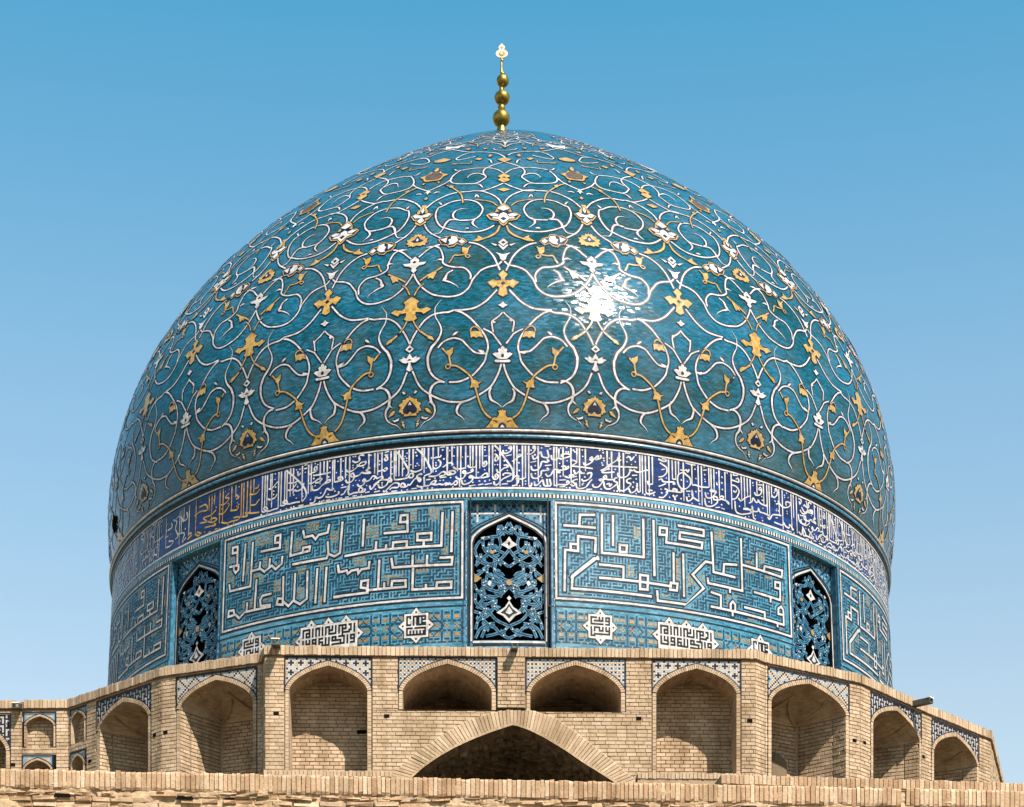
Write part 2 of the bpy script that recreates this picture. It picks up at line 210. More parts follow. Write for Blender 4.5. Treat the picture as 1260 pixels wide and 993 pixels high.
INSC="""
v -6.49,15380 -6.49,14911
v -5.88,15382 -5.88,15075
v -5.20,15378 -5.20,14937
v -4.80,15375 -4.80,14790
v -4.94,14790 -4.93,14656
v -4.20,15372 -4.20,14976
v -3.64,15387 -3.64,15019
v -3.32,15386 -3.32,15006
v -2.90,15384 -2.90,14815
v -2.48,15383 -2.48,14970
v -2.16,15377 -2.16,15003
v -1.34,15381 -1.34,14834
v -0.92,15380 -0.92,14834
v -0.01,15380 -0.01,14666
s -0.68,15374 -0.13,15290 0.51,15157 1.15,15035 1.55,14924 1.59,14823 1.39,14756 0.83,14744
s -3.96,15031 -3.72,14997 -3.16,14995 -2.90,15016
s -2.16,15014 -1.88,15008 -1.64,15046 -1.72,15091 -1.96,15081 -1.96,15036
s -7.01,15016 -6.77,15036 -6.37,15078 -5.96,15086 -5.80,15052 -5.96,15036
s -5.72,15018 -5.48,14983 -4.84,14974 -4.28,14988
s -6.53,14912 -6.37,14883 -5.88,14885 -5.48,14905 -5.56,14939 -5.96,14947 -6.29,14927 -5.88,14896
s -5.40,14849 -5.24,14814 -4.84,14795 -4.44,14821 -4.20,14887 -4.28,14932 -4.52,14933 -4.48,14900 -4.04,14892 -3.64,14907 -3.32,14928 -3.40,14962 -3.56,14929
s -4.68,14778 -4.60,14722 -4.28,14703 -3.72,14729 -3.40,14772 -3.32,14828 -3.64,14851 -3.72,14818 -3.32,14817 -2.68,14809 -2.36,14825 -1.88,14880 -1.56,14879 -1.60,14829 -2.04,14813 -2.52,14814
s -1.60,14818 -1.34,14834
s -0.92,14834 -0.76,14789 -0.44,14783 -0.24,14822 -0.36,14867 -0.60,14856 -0.52,14811
s -0.76,14744 -0.68,14694 -0.36,14688 -0.05,14733 0.35,14789 0.99,14834 1.39,14868 0.91,14889 0.43,14878 0.39,14844
s -0.44,14956 -0.28,14906 -0.05,14911 0.19,14945 0.51,14978 0.99,15001 0.75,15029 0.43,15023
s 0.35,15290 0.43,15235 0.83,15235 1.23,15269 1.39,15325 1.23,15358 1.07,15324 1.31,15314
s -0.68,15224 -0.36,15190 -0.24,15134 -0.44,15101 -0.64,15118 -0.52,15168 -0.28,15201
s -6.73,14706 -6.53,14705 -6.20,14736 -5.96,14707 -5.64,14733 -5.40,14771 -5.20,14747 -5.32,14703 -5.64,14705
f -3.80,14668 -3.00,14687
f -2.68,14686 -2.04,14702
f -1.88,14690 -1.00,14711
f 0.19,14699 0.91,14705
f -1.96,15186 -1.56,15191
f 0.67,15185 1.39,15208
f 0.51,15369 0.99,15371
d -5.60,15352 -6.17,15300 -5.64,15202 -4.60,15179 -0.64,15034 -0.32,15034 -0.60,15279 0.87,14934 -4.28,14759 -3.32,14733 -2.52,14753 -1.84,14751 -1.28,14767 -5.76,14661 -4.72,14666 -1.84,15342 -3.96,15187 0.75,15279 0.51,15101 -6.04,14830 -1.84,15292 -2.68,14904 -1.88,14947
v -15.58,15377 -15.58,15006
v -15.20,15377 -15.20,14978
v -14.65,15385 -14.65,14946
v -13.50,15378 -13.50,14885
v -13.06,15372 -13.05,14867
v -12.85,15369 -12.85,14920
v -12.48,15375 -12.47,14915
v -12.02,15375 -12.02,14910
v -11.19,15381 -11.19,14989
v -10.70,15381 -10.70,15028
v -9.59,15385 -9.59,14994
v -9.31,15382 -9.31,14935
v -8.78,15377 -8.78,15031
v -8.21,15377 -8.21,14936
v -7.56,15372 -7.56,15210
v -6.43,15380 -6.43,14911
s -13.06,15372 -12.52,15308 -12.02,15201 -11.52,15083 -11.27,15012 -11.31,14946 -11.60,14904
s -10.29,15376 -9.72,15297 -9.14,15179 -8.66,15052 -8.41,14960 -8.57,14917 -9.06,14899 -9.31,14879
s -14.31,15323 -14.02,15285 -13.94,15228 -14.19,15215 -14.31,15245 -14.10,15286 -13.89,15317
s -15.16,15067 -15.03,15042 -14.52,15057 -14.27,15031 -13.98,15060 -14.06,15084 -14.31,15076
s -15.71,14975 -15.45,14948 -15.20,14921 -14.86,14938 -14.61,14946 -14.52,14900 -14.77,14903
s -15.71,14806 -15.37,14845 -14.86,14882 -14.44,14887 -13.85,14878 -13.68,14910 -13.39,14861 -13.51,14829 -13.72,14865
s -15.11,14819 -14.94,14760 -14.52,14754 -14.02,14791 -13.76,14866
s -13.05,14867 -12.60,14861 -12.02,14865 -11.36,14879 -11.03,14942 -10.70,14939 -10.70,14883 -11.11,14876 -11.27,14912
s -14.44,14696 -14.27,14671 -13.85,14721 -13.26,14792 -12.85,14808 -12.43,14780 -12.60,14726 -13.18,14729 -13.51,14716 -13.60,14695
s -12.18,14732 -11.68,14726 -11.77,14772 -12.10,14787 -12.18,14732 -11.52,14724 -11.27,14766
s -11.27,14755 -11.03,14752 -10.53,14836 -10.04,14864 -9.71,14827 -9.88,14795 -10.20,14888 -9.71,14928 -9.63,14905
s -10.94,15009 -10.86,14985 -10.37,14968 -9.88,14986 -9.59,15005
s -8.49,15196 -8.25,15182 -7.76,15195 -7.36,15197 -7.20,15229
s -7.60,15154 -7.28,15107 -7.36,15041 -7.84,15000 -8.17,15014
s -8.74,14874 -8.09,14868 -7.60,14886 -7.03,14938 -6.71,14924 -6.79,14880 -7.44,14863
s -10.20,14732 -9.96,14707 -9.31,14711 -9.31,14868
s -9.31,14711 -8.65,14716 -8.25,14780 -7.84,14788 -8.00,14744 -8.41,14737 -7.76,14720 -7.44,14728 -6.95,14714 -6.63,14739 -6.23,14709
f -15.62,14686 -14.86,14697
f -13.39,14653 -12.68,14660
f -10.86,14677 -10.20,14681
f -7.36,15365 -6.71,15373
f -7.36,14840 -6.55,14845
f -9.06,14815 -8.49,14821
f -14.31,15357 -13.77,15371
d -14.90,15355 -14.95,15221 -14.99,15160 -13.35,15185 -13.35,15084 -13.35,14972 -11.85,15042 -11.69,15253 -11.52,15217 -11.89,15211 -11.52,15172 -10.25,15247 -10.37,15069 -9.96,15076 -10.17,15112 -7.84,15100 -7.84,15056 -6.87,15160 -7.04,15317 -10.99,15099 -7.84,14955 -7.32,14789 -6.91,14791 -8.86,14668 -9.55,14669 -8.29,14663 -11.40,14667 -12.10,14664 -13.97,14656 -15.45,14734 -14.61,14833 -14.60,14794 -11.48,15306 -10.37,15304 -9.06,15022 -7.96,14833
v -24.16,15374 -24.16,14874
v -22.92,15368 -22.91,14972
v -22.40,15369 -22.40,15126
v -21.94,15365 -21.94,14988
v -21.18,15360 -21.18,14857
v -20.93,15361 -20.93,14966
v -20.08,15368 -20.07,14961
v -19.43,15373 -19.43,14998
v -18.89,15381 -18.88,14784
v -16.36,15371 -16.35,15093
s -24.53,15178 -24.01,15203 -23.48,15216 -23.38,15277 -23.64,15297 -23.75,15248 -23.38,15226
s -23.90,15150 -23.17,15145 -22.25,15142 -21.43,15149
s -24.53,15024 -23.90,15022 -23.17,15068 -22.66,15062 -22.96,15012 -23.59,15014
s -24.00,14973 -23.90,14894 -23.17,14889 -22.45,14962 -21.63,14981 -21.53,15017 -21.94,15014 -22.45,14949
s -23.38,14766 -23.17,14736 -22.55,14747 -22.14,14827 -21.94,14873 -21.43,14837 -21.03,14841 -21.23,14870
s -24.31,14673 -23.89,14663 -23.58,14694 -23.48,14768
s -20.93,14966 -20.42,14968 -19.83,14981 -19.93,15034 -20.42,15031 -20.12,14974
s -22.09,14736 -21.63,14714 -20.82,14722 -20.32,14749 -20.32,14788
s -20.02,14718 -19.62,14735 -19.23,14804 -18.93,14798
s -19.03,14863 -18.93,14709 -18.24,14721 -17.56,14721 -17.08,14751 -17.27,14792 -17.56,14785 -17.56,14721 -16.88,14722 -16.79,14771
s -19.43,15151 -19.03,15105 -18.44,15118 -17.86,15171 -17.47,15227 -16.79,15240 -16.89,15191 -17.47,15176 -17.95,15198
s -18.54,15285 -18.05,15251 -17.57,15279 -17.66,15332 -17.47,15366 -16.98,15357
s -19.43,14973 -19.13,14916 -18.54,14930 -18.25,15000 -18.44,15068 -18.69,15047 -18.54,15006 -17.66,15015 -17.27,15058 -16.88,15039 -16.11,15032 -16.69,15086 -16.21,15116 -16.50,15133
s -17.85,14866 -17.56,14823 -17.08,14839 -16.79,14910 -16.98,14939 -17.08,14903 -16.30,14902 -15.83,14970 -15.44,14951 -15.73,14905
s -16.21,14812 -16.02,14745 -15.54,14801 -14.97,14855
f -20.02,14845 -19.23,14848
f -22.04,14652 -21.43,14658
f -20.32,14654 -19.82,14656
f -19.42,14661 -18.93,14662
f -18.44,14661 -17.85,14669
f -16.79,14695 -16.21,14704
d -23.64,15354 -23.28,15326 -21.59,15350 -21.59,15235 -20.48,15319 -19.78,15311 -19.88,15134 -18.45,15360 -18.15,15360 -18.44,15207 -18.44,15163 -17.08,15144 -16.12,15342 -19.28,15059 -21.74,15073 -21.73,14767 -20.82,14804 -22.76,14815 -22.91,14659 -22.60,14665 -22.34,14672 -20.62,14666 -21.07,14663 -17.27,14665 -18.39,14851 -16.59,14818 -19.82,14892 -20.68,15126 -17.56,14924 -18.05,14933 -23.59,14963 -23.80,15096 -24.21,14735
v -31.48,15357 -31.47,14727
v -31.08,15357 -31.07,14780
v -30.73,15353 -30.72,14808
v -30.21,15356 -30.20,15091
v -29.98,15356 -29.97,14747
v -28.96,15351 -28.95,14705
v -28.57,15352 -28.56,14745
v -28.01,15349 -28.00,14782
v -27.68,15352 -27.67,14798
v -27.19,15364 -27.18,14862
v -26.75,15358 -26.74,14902
v -25.46,15362 -25.45,14740
v -24.56,15358 -24.55,14845
s -27.90,15346 -27.13,15260 -26.26,15146 -25.40,15020 -24.87,14891 -24.87,14802 -25.40,14725
s -31.47,14727 -31.06,14702 -30.60,14727 -30.83,14786 -31.18,14770 -30.60,14701 -29.80,14703 -29.01,14706
s -30.49,15099 -30.03,15085 -29.46,15146 -29.07,15186
s -30.60,14921 -30.14,14895 -29.46,14913 -29.12,14968
s -28.67,14749 -28.11,14733 -27.56,14769 -27.89,14817 -28.22,14788 -27.34,14738 -26.47,14740 -25.72,14733
s -27.46,15114 -26.69,15093 -26.04,15114
s -27.56,14988 -27.02,14973 -26.58,15026 -26.26,15069
s -26.58,14962 -26.04,14934 -25.40,14969 -25.19,15053
s -26.15,15284 -26.04,15204 -25.72,15247
f -25.93,14662 -25.18,14662
f -25.19,15304 -24.77,15305
f -25.19,15368 -24.77,15370
d -29.52,15335 -29.52,15238 -29.41,15099 -29.69,14972 -26.10,15007 -26.63,14879 -25.40,14866 -25.34,14820 -26.32,15314 -25.83,15314 -25.03,15235 -27.67,14656 -28.56,14655 -30.60,14656 -31.53,14664 -26.58,14653 -27.01,14652 -26.26,14812 -29.69,15036 -29.01,15314
v -50.25,15323 -50.23,14757
v -46.95,15312 -46.93,14686
v -46.54,15311 -46.53,14866
v -46.03,15339 -46.02,15076
v -44.84,15322 -44.82,14764
v -43.41,15377 -43.39,14740
v -40.78,15338 -40.77,15062
v -40.26,15334 -40.25,14848
v -39.74,15346 -39.74,15136
v -38.73,15357 -38.72,14760
v -38.16,15367 -38.14,14771
v -36.62,15360 -36.61,14910
v -35.91,15350 -35.91,15126
v -34.91,15347 -34.89,14724
v -34.53,15342 -34.51,14743
v -33.92,15345 -33.91,14755
v -33.40,15360 -33.39,14738
v -32.88,15351 -32.88,15104
s -48.55,15216 -47.69,15146 -47.90,15022 -47.25,14863 -47.89,14824
s -48.33,15173 -47.06,15218 -46.02,15076
s -46.23,15084 -45.23,15108 -45.43,15231
s -49.89,15075 -48.77,15093 -48.99,15185
s -47.47,14905 -45.82,14854 -46.21,14706 -45.41,14755
s -45.02,14805 -44.24,14790 -45.02,14707 -44.05,14750
s -43.48,14744 -42.74,14683 -42.37,14717 -43.11,14762
s -42.56,14904 -41.12,14881 -41.84,14973 -40.42,14968 -39.40,15026
s -43.68,15078 -42.56,15115 -41.13,15092 -41.48,15203 -42.75,15204
s -40.94,14874 -40.07,14825 -39.22,14843 -39.73,14894 -40.42,14887
s -41.47,14781 -40.25,14767 -39.39,14752 -39.73,14797
s -38.89,14927 -38.06,14913 -37.41,14970 -36.93,15034
s -38.89,15089 -37.74,15079 -37.10,15152 -37.74,15191 -37.10,15248
s -36.77,14916 -35.67,14894 -35.36,14947
s -38.39,14764 -37.41,14713 -36.45,14712 -35.36,14707 -35.20,14750 -36.14,14765
s -35.83,15171 -35.36,15107 -35.83,15091
s -34.74,14735 -33.83,14721 -34.14,14795 -33.24,14750 -31.88,14723
s -33.54,15094 -32.51,15076 -31.89,15136
s -33.39,14898 -32.51,14885 -31.88,14961
s -32.66,15176 -32.22,15178 -32.08,15221
s -50.11,14769 -48.98,14754 -48.32,14809 -49.43,14856
f -40.76,14657 -40.24,14662
f -50.59,14973 -49.66,14966
f -39.56,14677 -39.05,14675
d -39.91,15223 -39.40,15075 -37.17,15058 -35.59,15019 -35.36,14979 -35.67,14958 -37.10,15313 -37.75,15304 -40.08,15181 -38.72,14663 -37.09,14670 -36.13,14669 -42.19,14710 -41.47,14699 -45.62,14928 -49.90,15192 -48.99,14970 -32.22,14924 -42.39,15287 -35.37,15299 -38.39,15006
v 1.68,15381 1.68,14835
v 2.04,15382 2.04,14657
v 2.72,15384 2.72,14659
v 3.08,15385 3.08,14805
v 3.48,15386 3.48,14672
v 4.64,15391 4.64,14744
v 6.57,15381 6.57,14689
v 6.90,15389 6.89,14646
v 7.18,15341 7.18,15184
v 7.70,15384 7.70,14865
v 8.68,15393 8.68,14761
v 9.41,15378 9.41,15115
v 9.74,15387 9.74,14704
v 10.48,15384 10.47,14981
s 1.44,15091 1.84,15125 2.24,15170 2.56,15194 2.32,15215 2.16,15181
s 1.44,14779 1.76,14824 2.08,14847 2.24,14814 1.92,14791 2.72,14792 3.08,14816
s 1.44,14667 1.84,14679 2.16,14724 2.24,14780
s 3.48,14672 3.76,14673 3.84,14729
s 3.28,15229 3.68,15225 4.16,15277 4.28,15345 4.08,15378 4.04,15333 4.24,15322
s 3.92,15209 4.08,15143 4.48,15167 4.72,15236 4.96,15270 5.12,15193 5.61,15174 5.93,15187 5.77,15309
s 3.76,15019 3.92,14953 4.48,14955 4.88,15013 5.04,15092 5.28,15105 5.69,15096 5.93,15120 5.69,15141
s 3.76,14896 3.92,14819 4.48,14810 4.96,14869 5.04,14936 5.45,14949 5.93,14963 5.69,14995
s 4.16,14753 4.24,14687 4.56,14699 4.96,14757 5.20,14781 5.36,14692 5.93,14684 6.17,14708 6.01,14808
s 5.69,14806 5.77,14695
s 5.53,14894 5.77,14851 6.17,14876 6.57,14968 7.06,14971 7.30,14928 7.06,14927 6.98,14959 7.86,14978 8.35,15015 8.27,15048
s 6.25,15222 6.33,15156 6.73,15148 7.14,15173 7.54,15165 8.03,15191 8.68,15231 8.27,15261 7.54,15243 7.54,15199
s 7.46,15030 7.87,15045 8.11,15002 7.78,14988
s 6.57,14689 7.06,14714 7.54,14718 8.11,14723 8.43,14759 8.19,14790 8.11,14745
s 7.86,14866 8.35,14848 8.84,14863 9.00,14898 8.51,14894 8.68,14862 9.41,14880
s 8.59,14738 8.92,14708 9.16,14743 8.84,14785 9.25,14823 9.49,14825
s 9.25,14767 9.41,14679 9.98,14673 10.55,14713 10.97,14796 11.29,14845
s 8.76,15053 9.49,15049 11.38,15036
s 8.84,15154 9.17,15146 9.33,15114 8.84,15065
s 9.00,14988 9.25,14923 9.74,14973 9.98,14942 10.39,14946
s 10.23,15135 10.39,15092 10.88,15109 11.38,15171 11.30,15237 11.05,15211 11.38,15193
s 9.98,14841 10.14,14809 10.64,14826 11.13,14888 11.21,14956 10.80,14951 10.72,14928
f 3.68,15080 4.40,15106
f 5.45,15033 6.25,15049
f 7.22,14794 8.03,14806
f 7.22,14676 7.94,14688
f 5.45,15374 6.09,15394
f 10.55,14657 11.29,14677
f 6.01,15327 6.25,15334
d 2.36,15288 2.28,15070 2.32,14936 3.08,14755 3.08,14704 2.36,14669 3.76,15292 4.24,15216 4.28,15027 4.28,14888 5.08,14825 7.26,15085 8.07,15290 8.35,15293 7.34,14862 8.19,15137 8.11,14672 8.51,14670 10.19,14765 10.39,14879 10.15,15235 10.11,15346 9.00,15329 9.17,15303 7.42,15354 8.15,15371 4.88,14678 5.04,15338 10.06,14741
v 13.22,15395 13.22,15109
v 13.80,15392 13.79,14903
v 14.78,15383 14.77,14667
v 15.32,15392 15.31,14675
v 17.46,15394 17.45,14723
v 17.78,15394 17.77,14693
v 18.19,15396 18.19,14724
v 18.66,15399 18.65,14673
v 19.12,15402 19.12,14910
s 10.97,15199 11.32,15179 11.76,15232 12.03,15272 12.11,15225 11.67,15196 12.38,15229 12.42,15289
s 13.35,15123 13.97,15174 14.51,15235 14.87,15301 14.60,15273 14.69,15214 15.05,15244
s 13.35,15111 14.42,15115 15.77,15130 17.13,15142
s 12.38,15014 12.91,15057 13.26,15098 13.44,15053 13.17,15049 12.55,14993 13.08,14988 14.15,15015
s 14.60,15010 14.60,14950 15.14,14935 15.77,14969 16.13,15047 16.13,15095 16.40,15075 16.68,15092 16.86,15071 17.41,15069 18.33,15123 18.42,15106
s 15.86,15317 16.22,15300 16.31,15253 16.68,15319 16.77,15333
s 11.32,14763 11.50,14717 12.02,14724 12.46,14789 12.64,14863 12.20,14857 12.46,14837 13.08,14893 12.99,14939 12.73,14900 13.26,14871 13.97,14881
s 12.73,14828 12.90,14723 13.44,14707 14.06,14763 14.51,14830 14.06,14859 14.24,14909 14.51,14919
s 14.51,14806 14.68,14713 15.40,14712 16.04,14794 16.22,14845 15.77,14861 15.77,14909 16.31,14942
s 15.95,14757 16.22,14690 16.76,14723 17.04,14799 17.04,14871 17.04,14775 17.22,14719 17.50,14736
s 18.19,14724 18.51,14706 19.07,14729 19.44,14761
s 18.42,14933 18.60,14876 19.16,14899
s 13.08,14785 13.44,14802 13.53,14756 13.79,14807
s 18.51,14778 19.07,14777
f 16.40,14992 17.09,15010
f 15.54,15384 16.22,15398
d 12.29,15376 12.69,15376 12.77,15234 12.82,15193 13.53,15245 14.24,15064 15.77,15220 16.86,15239 16.36,15182 16.49,14790 16.58,14875 14.06,14686 14.46,14686 16.90,14683 12.42,14693 19.25,14697 18.05,14686 16.95,15360 12.73,15329 12.55,15148 12.64,15113 15.77,15292 16.95,14941
v 21.33,15395 21.33,14821
v 21.84,15394 21.84,15037
v 22.30,15392 22.30,15047
v 22.71,15389 22.71,15133
v 23.38,15392 23.37,14689
v 24.59,15410 24.58,15000
v 25.49,15401 25.48,14740
v 25.97,15401 25.96,14675
v 27.05,15399 27.05,15026
v 27.38,15395 27.37,14738
v 27.82,15395 27.81,14957
v 28.60,15405 28.59,14901
v 29.50,15406 29.49,14875
v 30.47,15409 30.46,14736
s 19.93,15351 20.53,15326 21.03,15337 20.83,15384 20.43,15362
s 20.13,15292 20.53,15262 21.03,15222 21.03,15133 20.52,15059 19.92,15033
s 19.92,14982 20.32,15004 20.52,14970 21.03,14968 21.94,14988 22.14,14954 21.84,14960
s 21.84,15037 22.35,15048
s 19.92,14868 20.52,14906 20.93,14940
s 20.72,14846 21.13,14830 20.92,14787 21.33,14821 22.04,14824 22.45,14859 21.94,14873 21.94,14835 22.76,14828 23.17,14850 22.96,14884
s 19.92,14677 20.52,14689 21.02,14764 21.13,14830
s 22.97,15229 23.48,15228 23.80,15249 24.01,15216 24.22,15272
s 23.38,15200 22.66,15132 22.55,15002 22.96,14909 23.69,14914 24.32,15006 24.32,15108 23.80,15159 23.38,15200
s 24.58,15000 25.06,15012 25.69,15002 26.56,15012 27.05,15026
s 23.74,14774 23.89,14701 24.42,14739 24.63,14809 24.53,14909 24.63,14796 25.26,14748 25.58,14743
s 26.45,14919 26.66,14835 27.43,14856 28.09,14977 27.65,14978 27.43,14998 27.21,14966 28.20,14968
s 26.34,14814 26.55,14691 27.42,14701 28.20,14787 28.20,14877 27.76,14878 27.76,14826 28.64,14851 29.21,14906 28.87,14922 28.64,14877 29.66,14855 30.00,14813 29.66,14842
s 21.83,14756 22.14,14724 22.45,14770 22.14,14724 22.14,14673
s 23.90,15367 24.53,15363 25.17,15386
f 23.69,15374 24.22,15394
f 26.24,15306 26.78,15327
f 27.92,14689 28.64,14716
f 20.33,15169 20.83,15193
f 23.69,14869 24.32,14884
d 20.32,14762 20.22,14823 20.53,15403 20.98,15037 23.07,15052 25.06,15294 25.16,15130 26.40,15368 26.45,15234 26.45,15151 26.50,15114 26.88,14912 26.99,14767 24.05,14820 24.10,14789 24.52,14678 25.58,14692 28.20,15135 28.26,15111 29.04,15263 28.98,15158 29.04,15043 29.84,15364 28.87,14767 28.92,14704 29.20,14699 21.38,14708 22.96,14718 23.90,15047 25.69,14925 25.11,14898 28.21,15316
v 32.08,15388 32.07,14933
v 32.56,15391 32.55,14844
v 33.04,15393 33.03,15042
v 33.52,15390 33.51,14966
v 34.63,15402 34.63,15121
v 35.76,15389 35.76,15002
v 36.34,15390 36.33,14825
v 36.73,15391 36.72,14786
v 37.19,15387 37.18,15171
v 38.52,15391 38.51,14889
v 39.14,15407 39.12,14648
v 40.82,15399 40.81,14709
v 41.25,15403 41.24,14951
v 41.84,15399 41.82,14694
s 30.50,15260 31.19,15256 31.66,15258 31.55,15319 31.19,15295
s 30.50,15170 31.19,15165 31.66,15089 31.19,14958 30.49,14911
s 30.95,14899 31.07,14721 31.77,14690 32.60,14716 33.57,14773 33.09,14822 32.37,14812
s 31.54,14969 31.89,14928 32.61,15002 33.45,15069
s 33.21,14930 33.70,14972 33.94,15046 34.44,14984 34.94,15027 34.69,15031 35.31,14987 36.33,14983 36.21,15018
s 34.19,15158 34.44,15114 35.19,15153 35.44,15240 35.19,15284 34.94,15236 35.32,15236
s 37.19,15210 37.65,15187 38.18,15259 38.19,15339 37.92,15355 37.85,15300
s 32.25,14796 33.33,14817 33.82,14859 33.70,14894 33.94,14811 34.68,14835 34.81,14892 35.06,14835 35.82,14834 36.59,14821
s 33.82,14807 33.94,14693 34.31,14679
s 36.33,14786 36.72,14760 37.24,14857 38.18,14890 38.85,14902
s 37.50,14735 38.17,14732 38.99,14735 39.26,14785 39.54,14742 40.24,14728 40.38,14799 41.09,14720
s 37.91,15078 38.45,15111 38.32,15146 39.13,15070 40.25,15112 40.67,15195 39.83,15189 39.82,15123
s 42.12,15052 42.42,14930 43.63,14911 44.41,14982 44.42,15049
s 42.88,15215 43.49,15145 44.11,15211 43.96,15378
s 42.12,14732 42.71,14702 43.02,14834 43.63,14724
s 42.28,15351 42.88,15335 42.58,15256 42.43,15303
s 44.26,15164 44.90,15216 45.27,15178
s 30.73,15073 31.07,15058 31.31,15104
f 30.73,15352 31.55,15384
f 34.82,15317 35.57,15336
f 39.74,14644 40.66,14671
f 42.57,15049 43.79,15084
f 37.77,14823 38.17,14838
d 30.85,15394 33.95,15320 34.01,15276 35.13,15373 35.44,15122 35.50,15059 31.66,14823 33.14,14687 34.25,14742 35.31,14738 35.43,14690 37.65,15273 38.04,14991 37.91,14960 38.31,14968 39.55,15297 39.55,15258 40.25,15284 39.97,15353 39.96,14982 39.96,15022 43.41,15263 42.87,14988 43.64,15005 41.16,14670 42.57,15056 32.60,14664 37.78,15126 35.56,14917
"""
KUF_L="""
-19.69,14222 -19.95,13701 -20.03,13695 -20.68,13654 -21.52,13714 -21.76,13644 -26.42,13643
-21.52,13714 -21.64,13921
-25.11,14195 -24.91,14082 -23.79,14088 -23.34,14013 -22.93,14079 -21.66,14094 -21.51,14220
-26.71,14214 -26.90,13807 -24.17,13827 -24.10,13901 -25.06,13902 -25.13,13817
-28.50,14088 -29.25,14098 -29.23,14217 -28.44,14221 -28.48,13990 -31.31,14005
-28.08,13816 -28.15,13698 -29.05,13625 -29.63,13706 -30.75,13628 -31.44,13702 -32.71,13696
-30.01,13716 -29.94,13823
-31.54,13712 -31.46,13812
-32.73,14201 -32.94,13429 -36.33,13446 -36.47,13560
-33.94,14206 -34.18,13576
-35.29,14113 -36.09,14118 -36.08,14221 -35.24,14215 -35.23,13873
-36.45,13887 -34.98,13876 -35.00,13789 -35.46,13749 -35.80,13814 -35.81,13875
-27.83,13451 -27.82,12963 -28.74,12991 -28.57,13091 -27.88,13077
-27.83,13028 -27.00,12921 -26.30,13002 -25.32,12914 -24.38,12990 -24.37,13465
-26.12,13463 -26.22,13000
-23.00,13477 -23.17,12900
-21.74,13472 -21.91,12895
-31.97,13510 -32.15,13013
-29.71,13207 -30.94,13208 -31.31,13142 -31.19,13029 -29.76,13013
-29.76,12980 -33.73,12992 -34.62,12909 -35.26,12994 -36.52,12989 -36.44,13096 -35.60,13081 -35.47,13005
-33.36,13135 -33.43,13006
-20.16,13462 -19.99,13362 -19.01,13373 -18.84,13316 -18.36,13361 -17.56,13369 -17.47,13303 -17.08,13361 -16.13,13367 -16.06,13472
-20.17,13480 -20.07,13366
-20.58,12934 -19.44,12938
-20.59,12941 -16.24,12942 -16.33,13018 -17.12,13045 -17.06,13157 -16.19,13159 -16.25,12984 -11.45,12982 -11.46,13092 -13.14,13101 -13.21,12989
-14.14,12997 -14.14,13072
-14.91,12997 -14.80,13475
-16.86,14212 -16.97,13776
-19.21,13633 -15.29,13664 -7.11,13658 -6.99,14220
-15.29,13664 -15.23,13801
-13.97,13676 -13.97,13730
-13.11,13676 -13.07,13771 -11.35,13771 -11.38,13676
-9.25,13767 -10.06,13774 -10.06,13885 -8.33,13886 -8.36,13767 -9.25,13767 -9.28,13669
-14.15,13946 -11.29,13941 -11.31,14229 -12.15,14228 -12.22,14112 -11.38,14108
-5.76,14222 -5.88,13554
-13.25,13486 -13.08,13335 -5.83,13321 -5.76,13448 -7.18,13446
-10.60,13508 -10.64,13334
-8.83,13491 -8.87,13330
-10.56,13284 -10.61,12924 -5.89,12919 -5.86,13025 -7.61,13025 -7.68,12920
-8.95,12930 -8.95,12987
"""
KUF_R="""
7.81,14013 11.52,14007
9.62,14012 9.71,14211 11.46,14230
7.75,12889 7.86,13589 9.44,13581 9.46,13837 11.66,13828 11.57,13593
8.54,13590 8.54,13701 9.42,13698
12.47,14243 12.41,13582 17.75,13586 17.77,14239
13.86,14240 13.82,13738
14.68,13750 15.59,13753 15.53,13635 14.66,13633 14.68,13755
19.12,14243 19.12,13299
20.86,14031 19.91,14022 19.96,14146 20.92,14150 20.80,13901 23.59,13907 25.72,13907 25.84,14013 22.60,14006 22.71,14123 26.05,14134 26.07,14239 22.55,14235
11.94,13470 11.41,13474 8.74,13151 8.65,12927 18.55,12915
11.87,13501 8.66,13118
12.17,13377 15.11,13373 15.06,13148
12.15,13147 17.22,13149
17.23,13267 18.27,13269 18.16,13026 17.20,13021 17.23,13271
17.22,13149 21.28,13141
21.29,13201 22.21,13207 22.10,13085 21.19,13081 21.29,13206
21.70,13205 21.75,13727
23.08,13734 23.07,13012
19.45,13016 19.51,12857 23.25,12865 23.24,12860 25.88,13207 24.33,13413 26.25,13689 27.11,13687
27.21,14222 27.37,13532 30.52,13524
28.83,13535 28.96,13713 30.88,13755
31.71,14234 31.70,13313 26.56,13315 26.48,13394
31.81,13782 38.46,13771 38.62,13894 35.49,13872 35.36,13774
34.15,13790 34.22,14055
38.11,13546 37.22,13540 37.25,13647 38.14,13661 38.05,13343 33.71,13348
27.01,13165 28.36,13141 28.31,12931
26.96,12910 38.55,12911 38.57,13112
38.56,13088 37.66,13083 37.69,13178 38.18,13229 38.59,13184 38.56,13088
29.80,12958 29.81,13028 30.17,13084 30.52,13040 30.50,12953
30.08,12884 30.07,12838
32.05,13031 35.27,13032 35.24,12925
29.77,13294 29.76,13242
36.36,13324 36.34,13264
37.45,12911 37.43,12852
"""
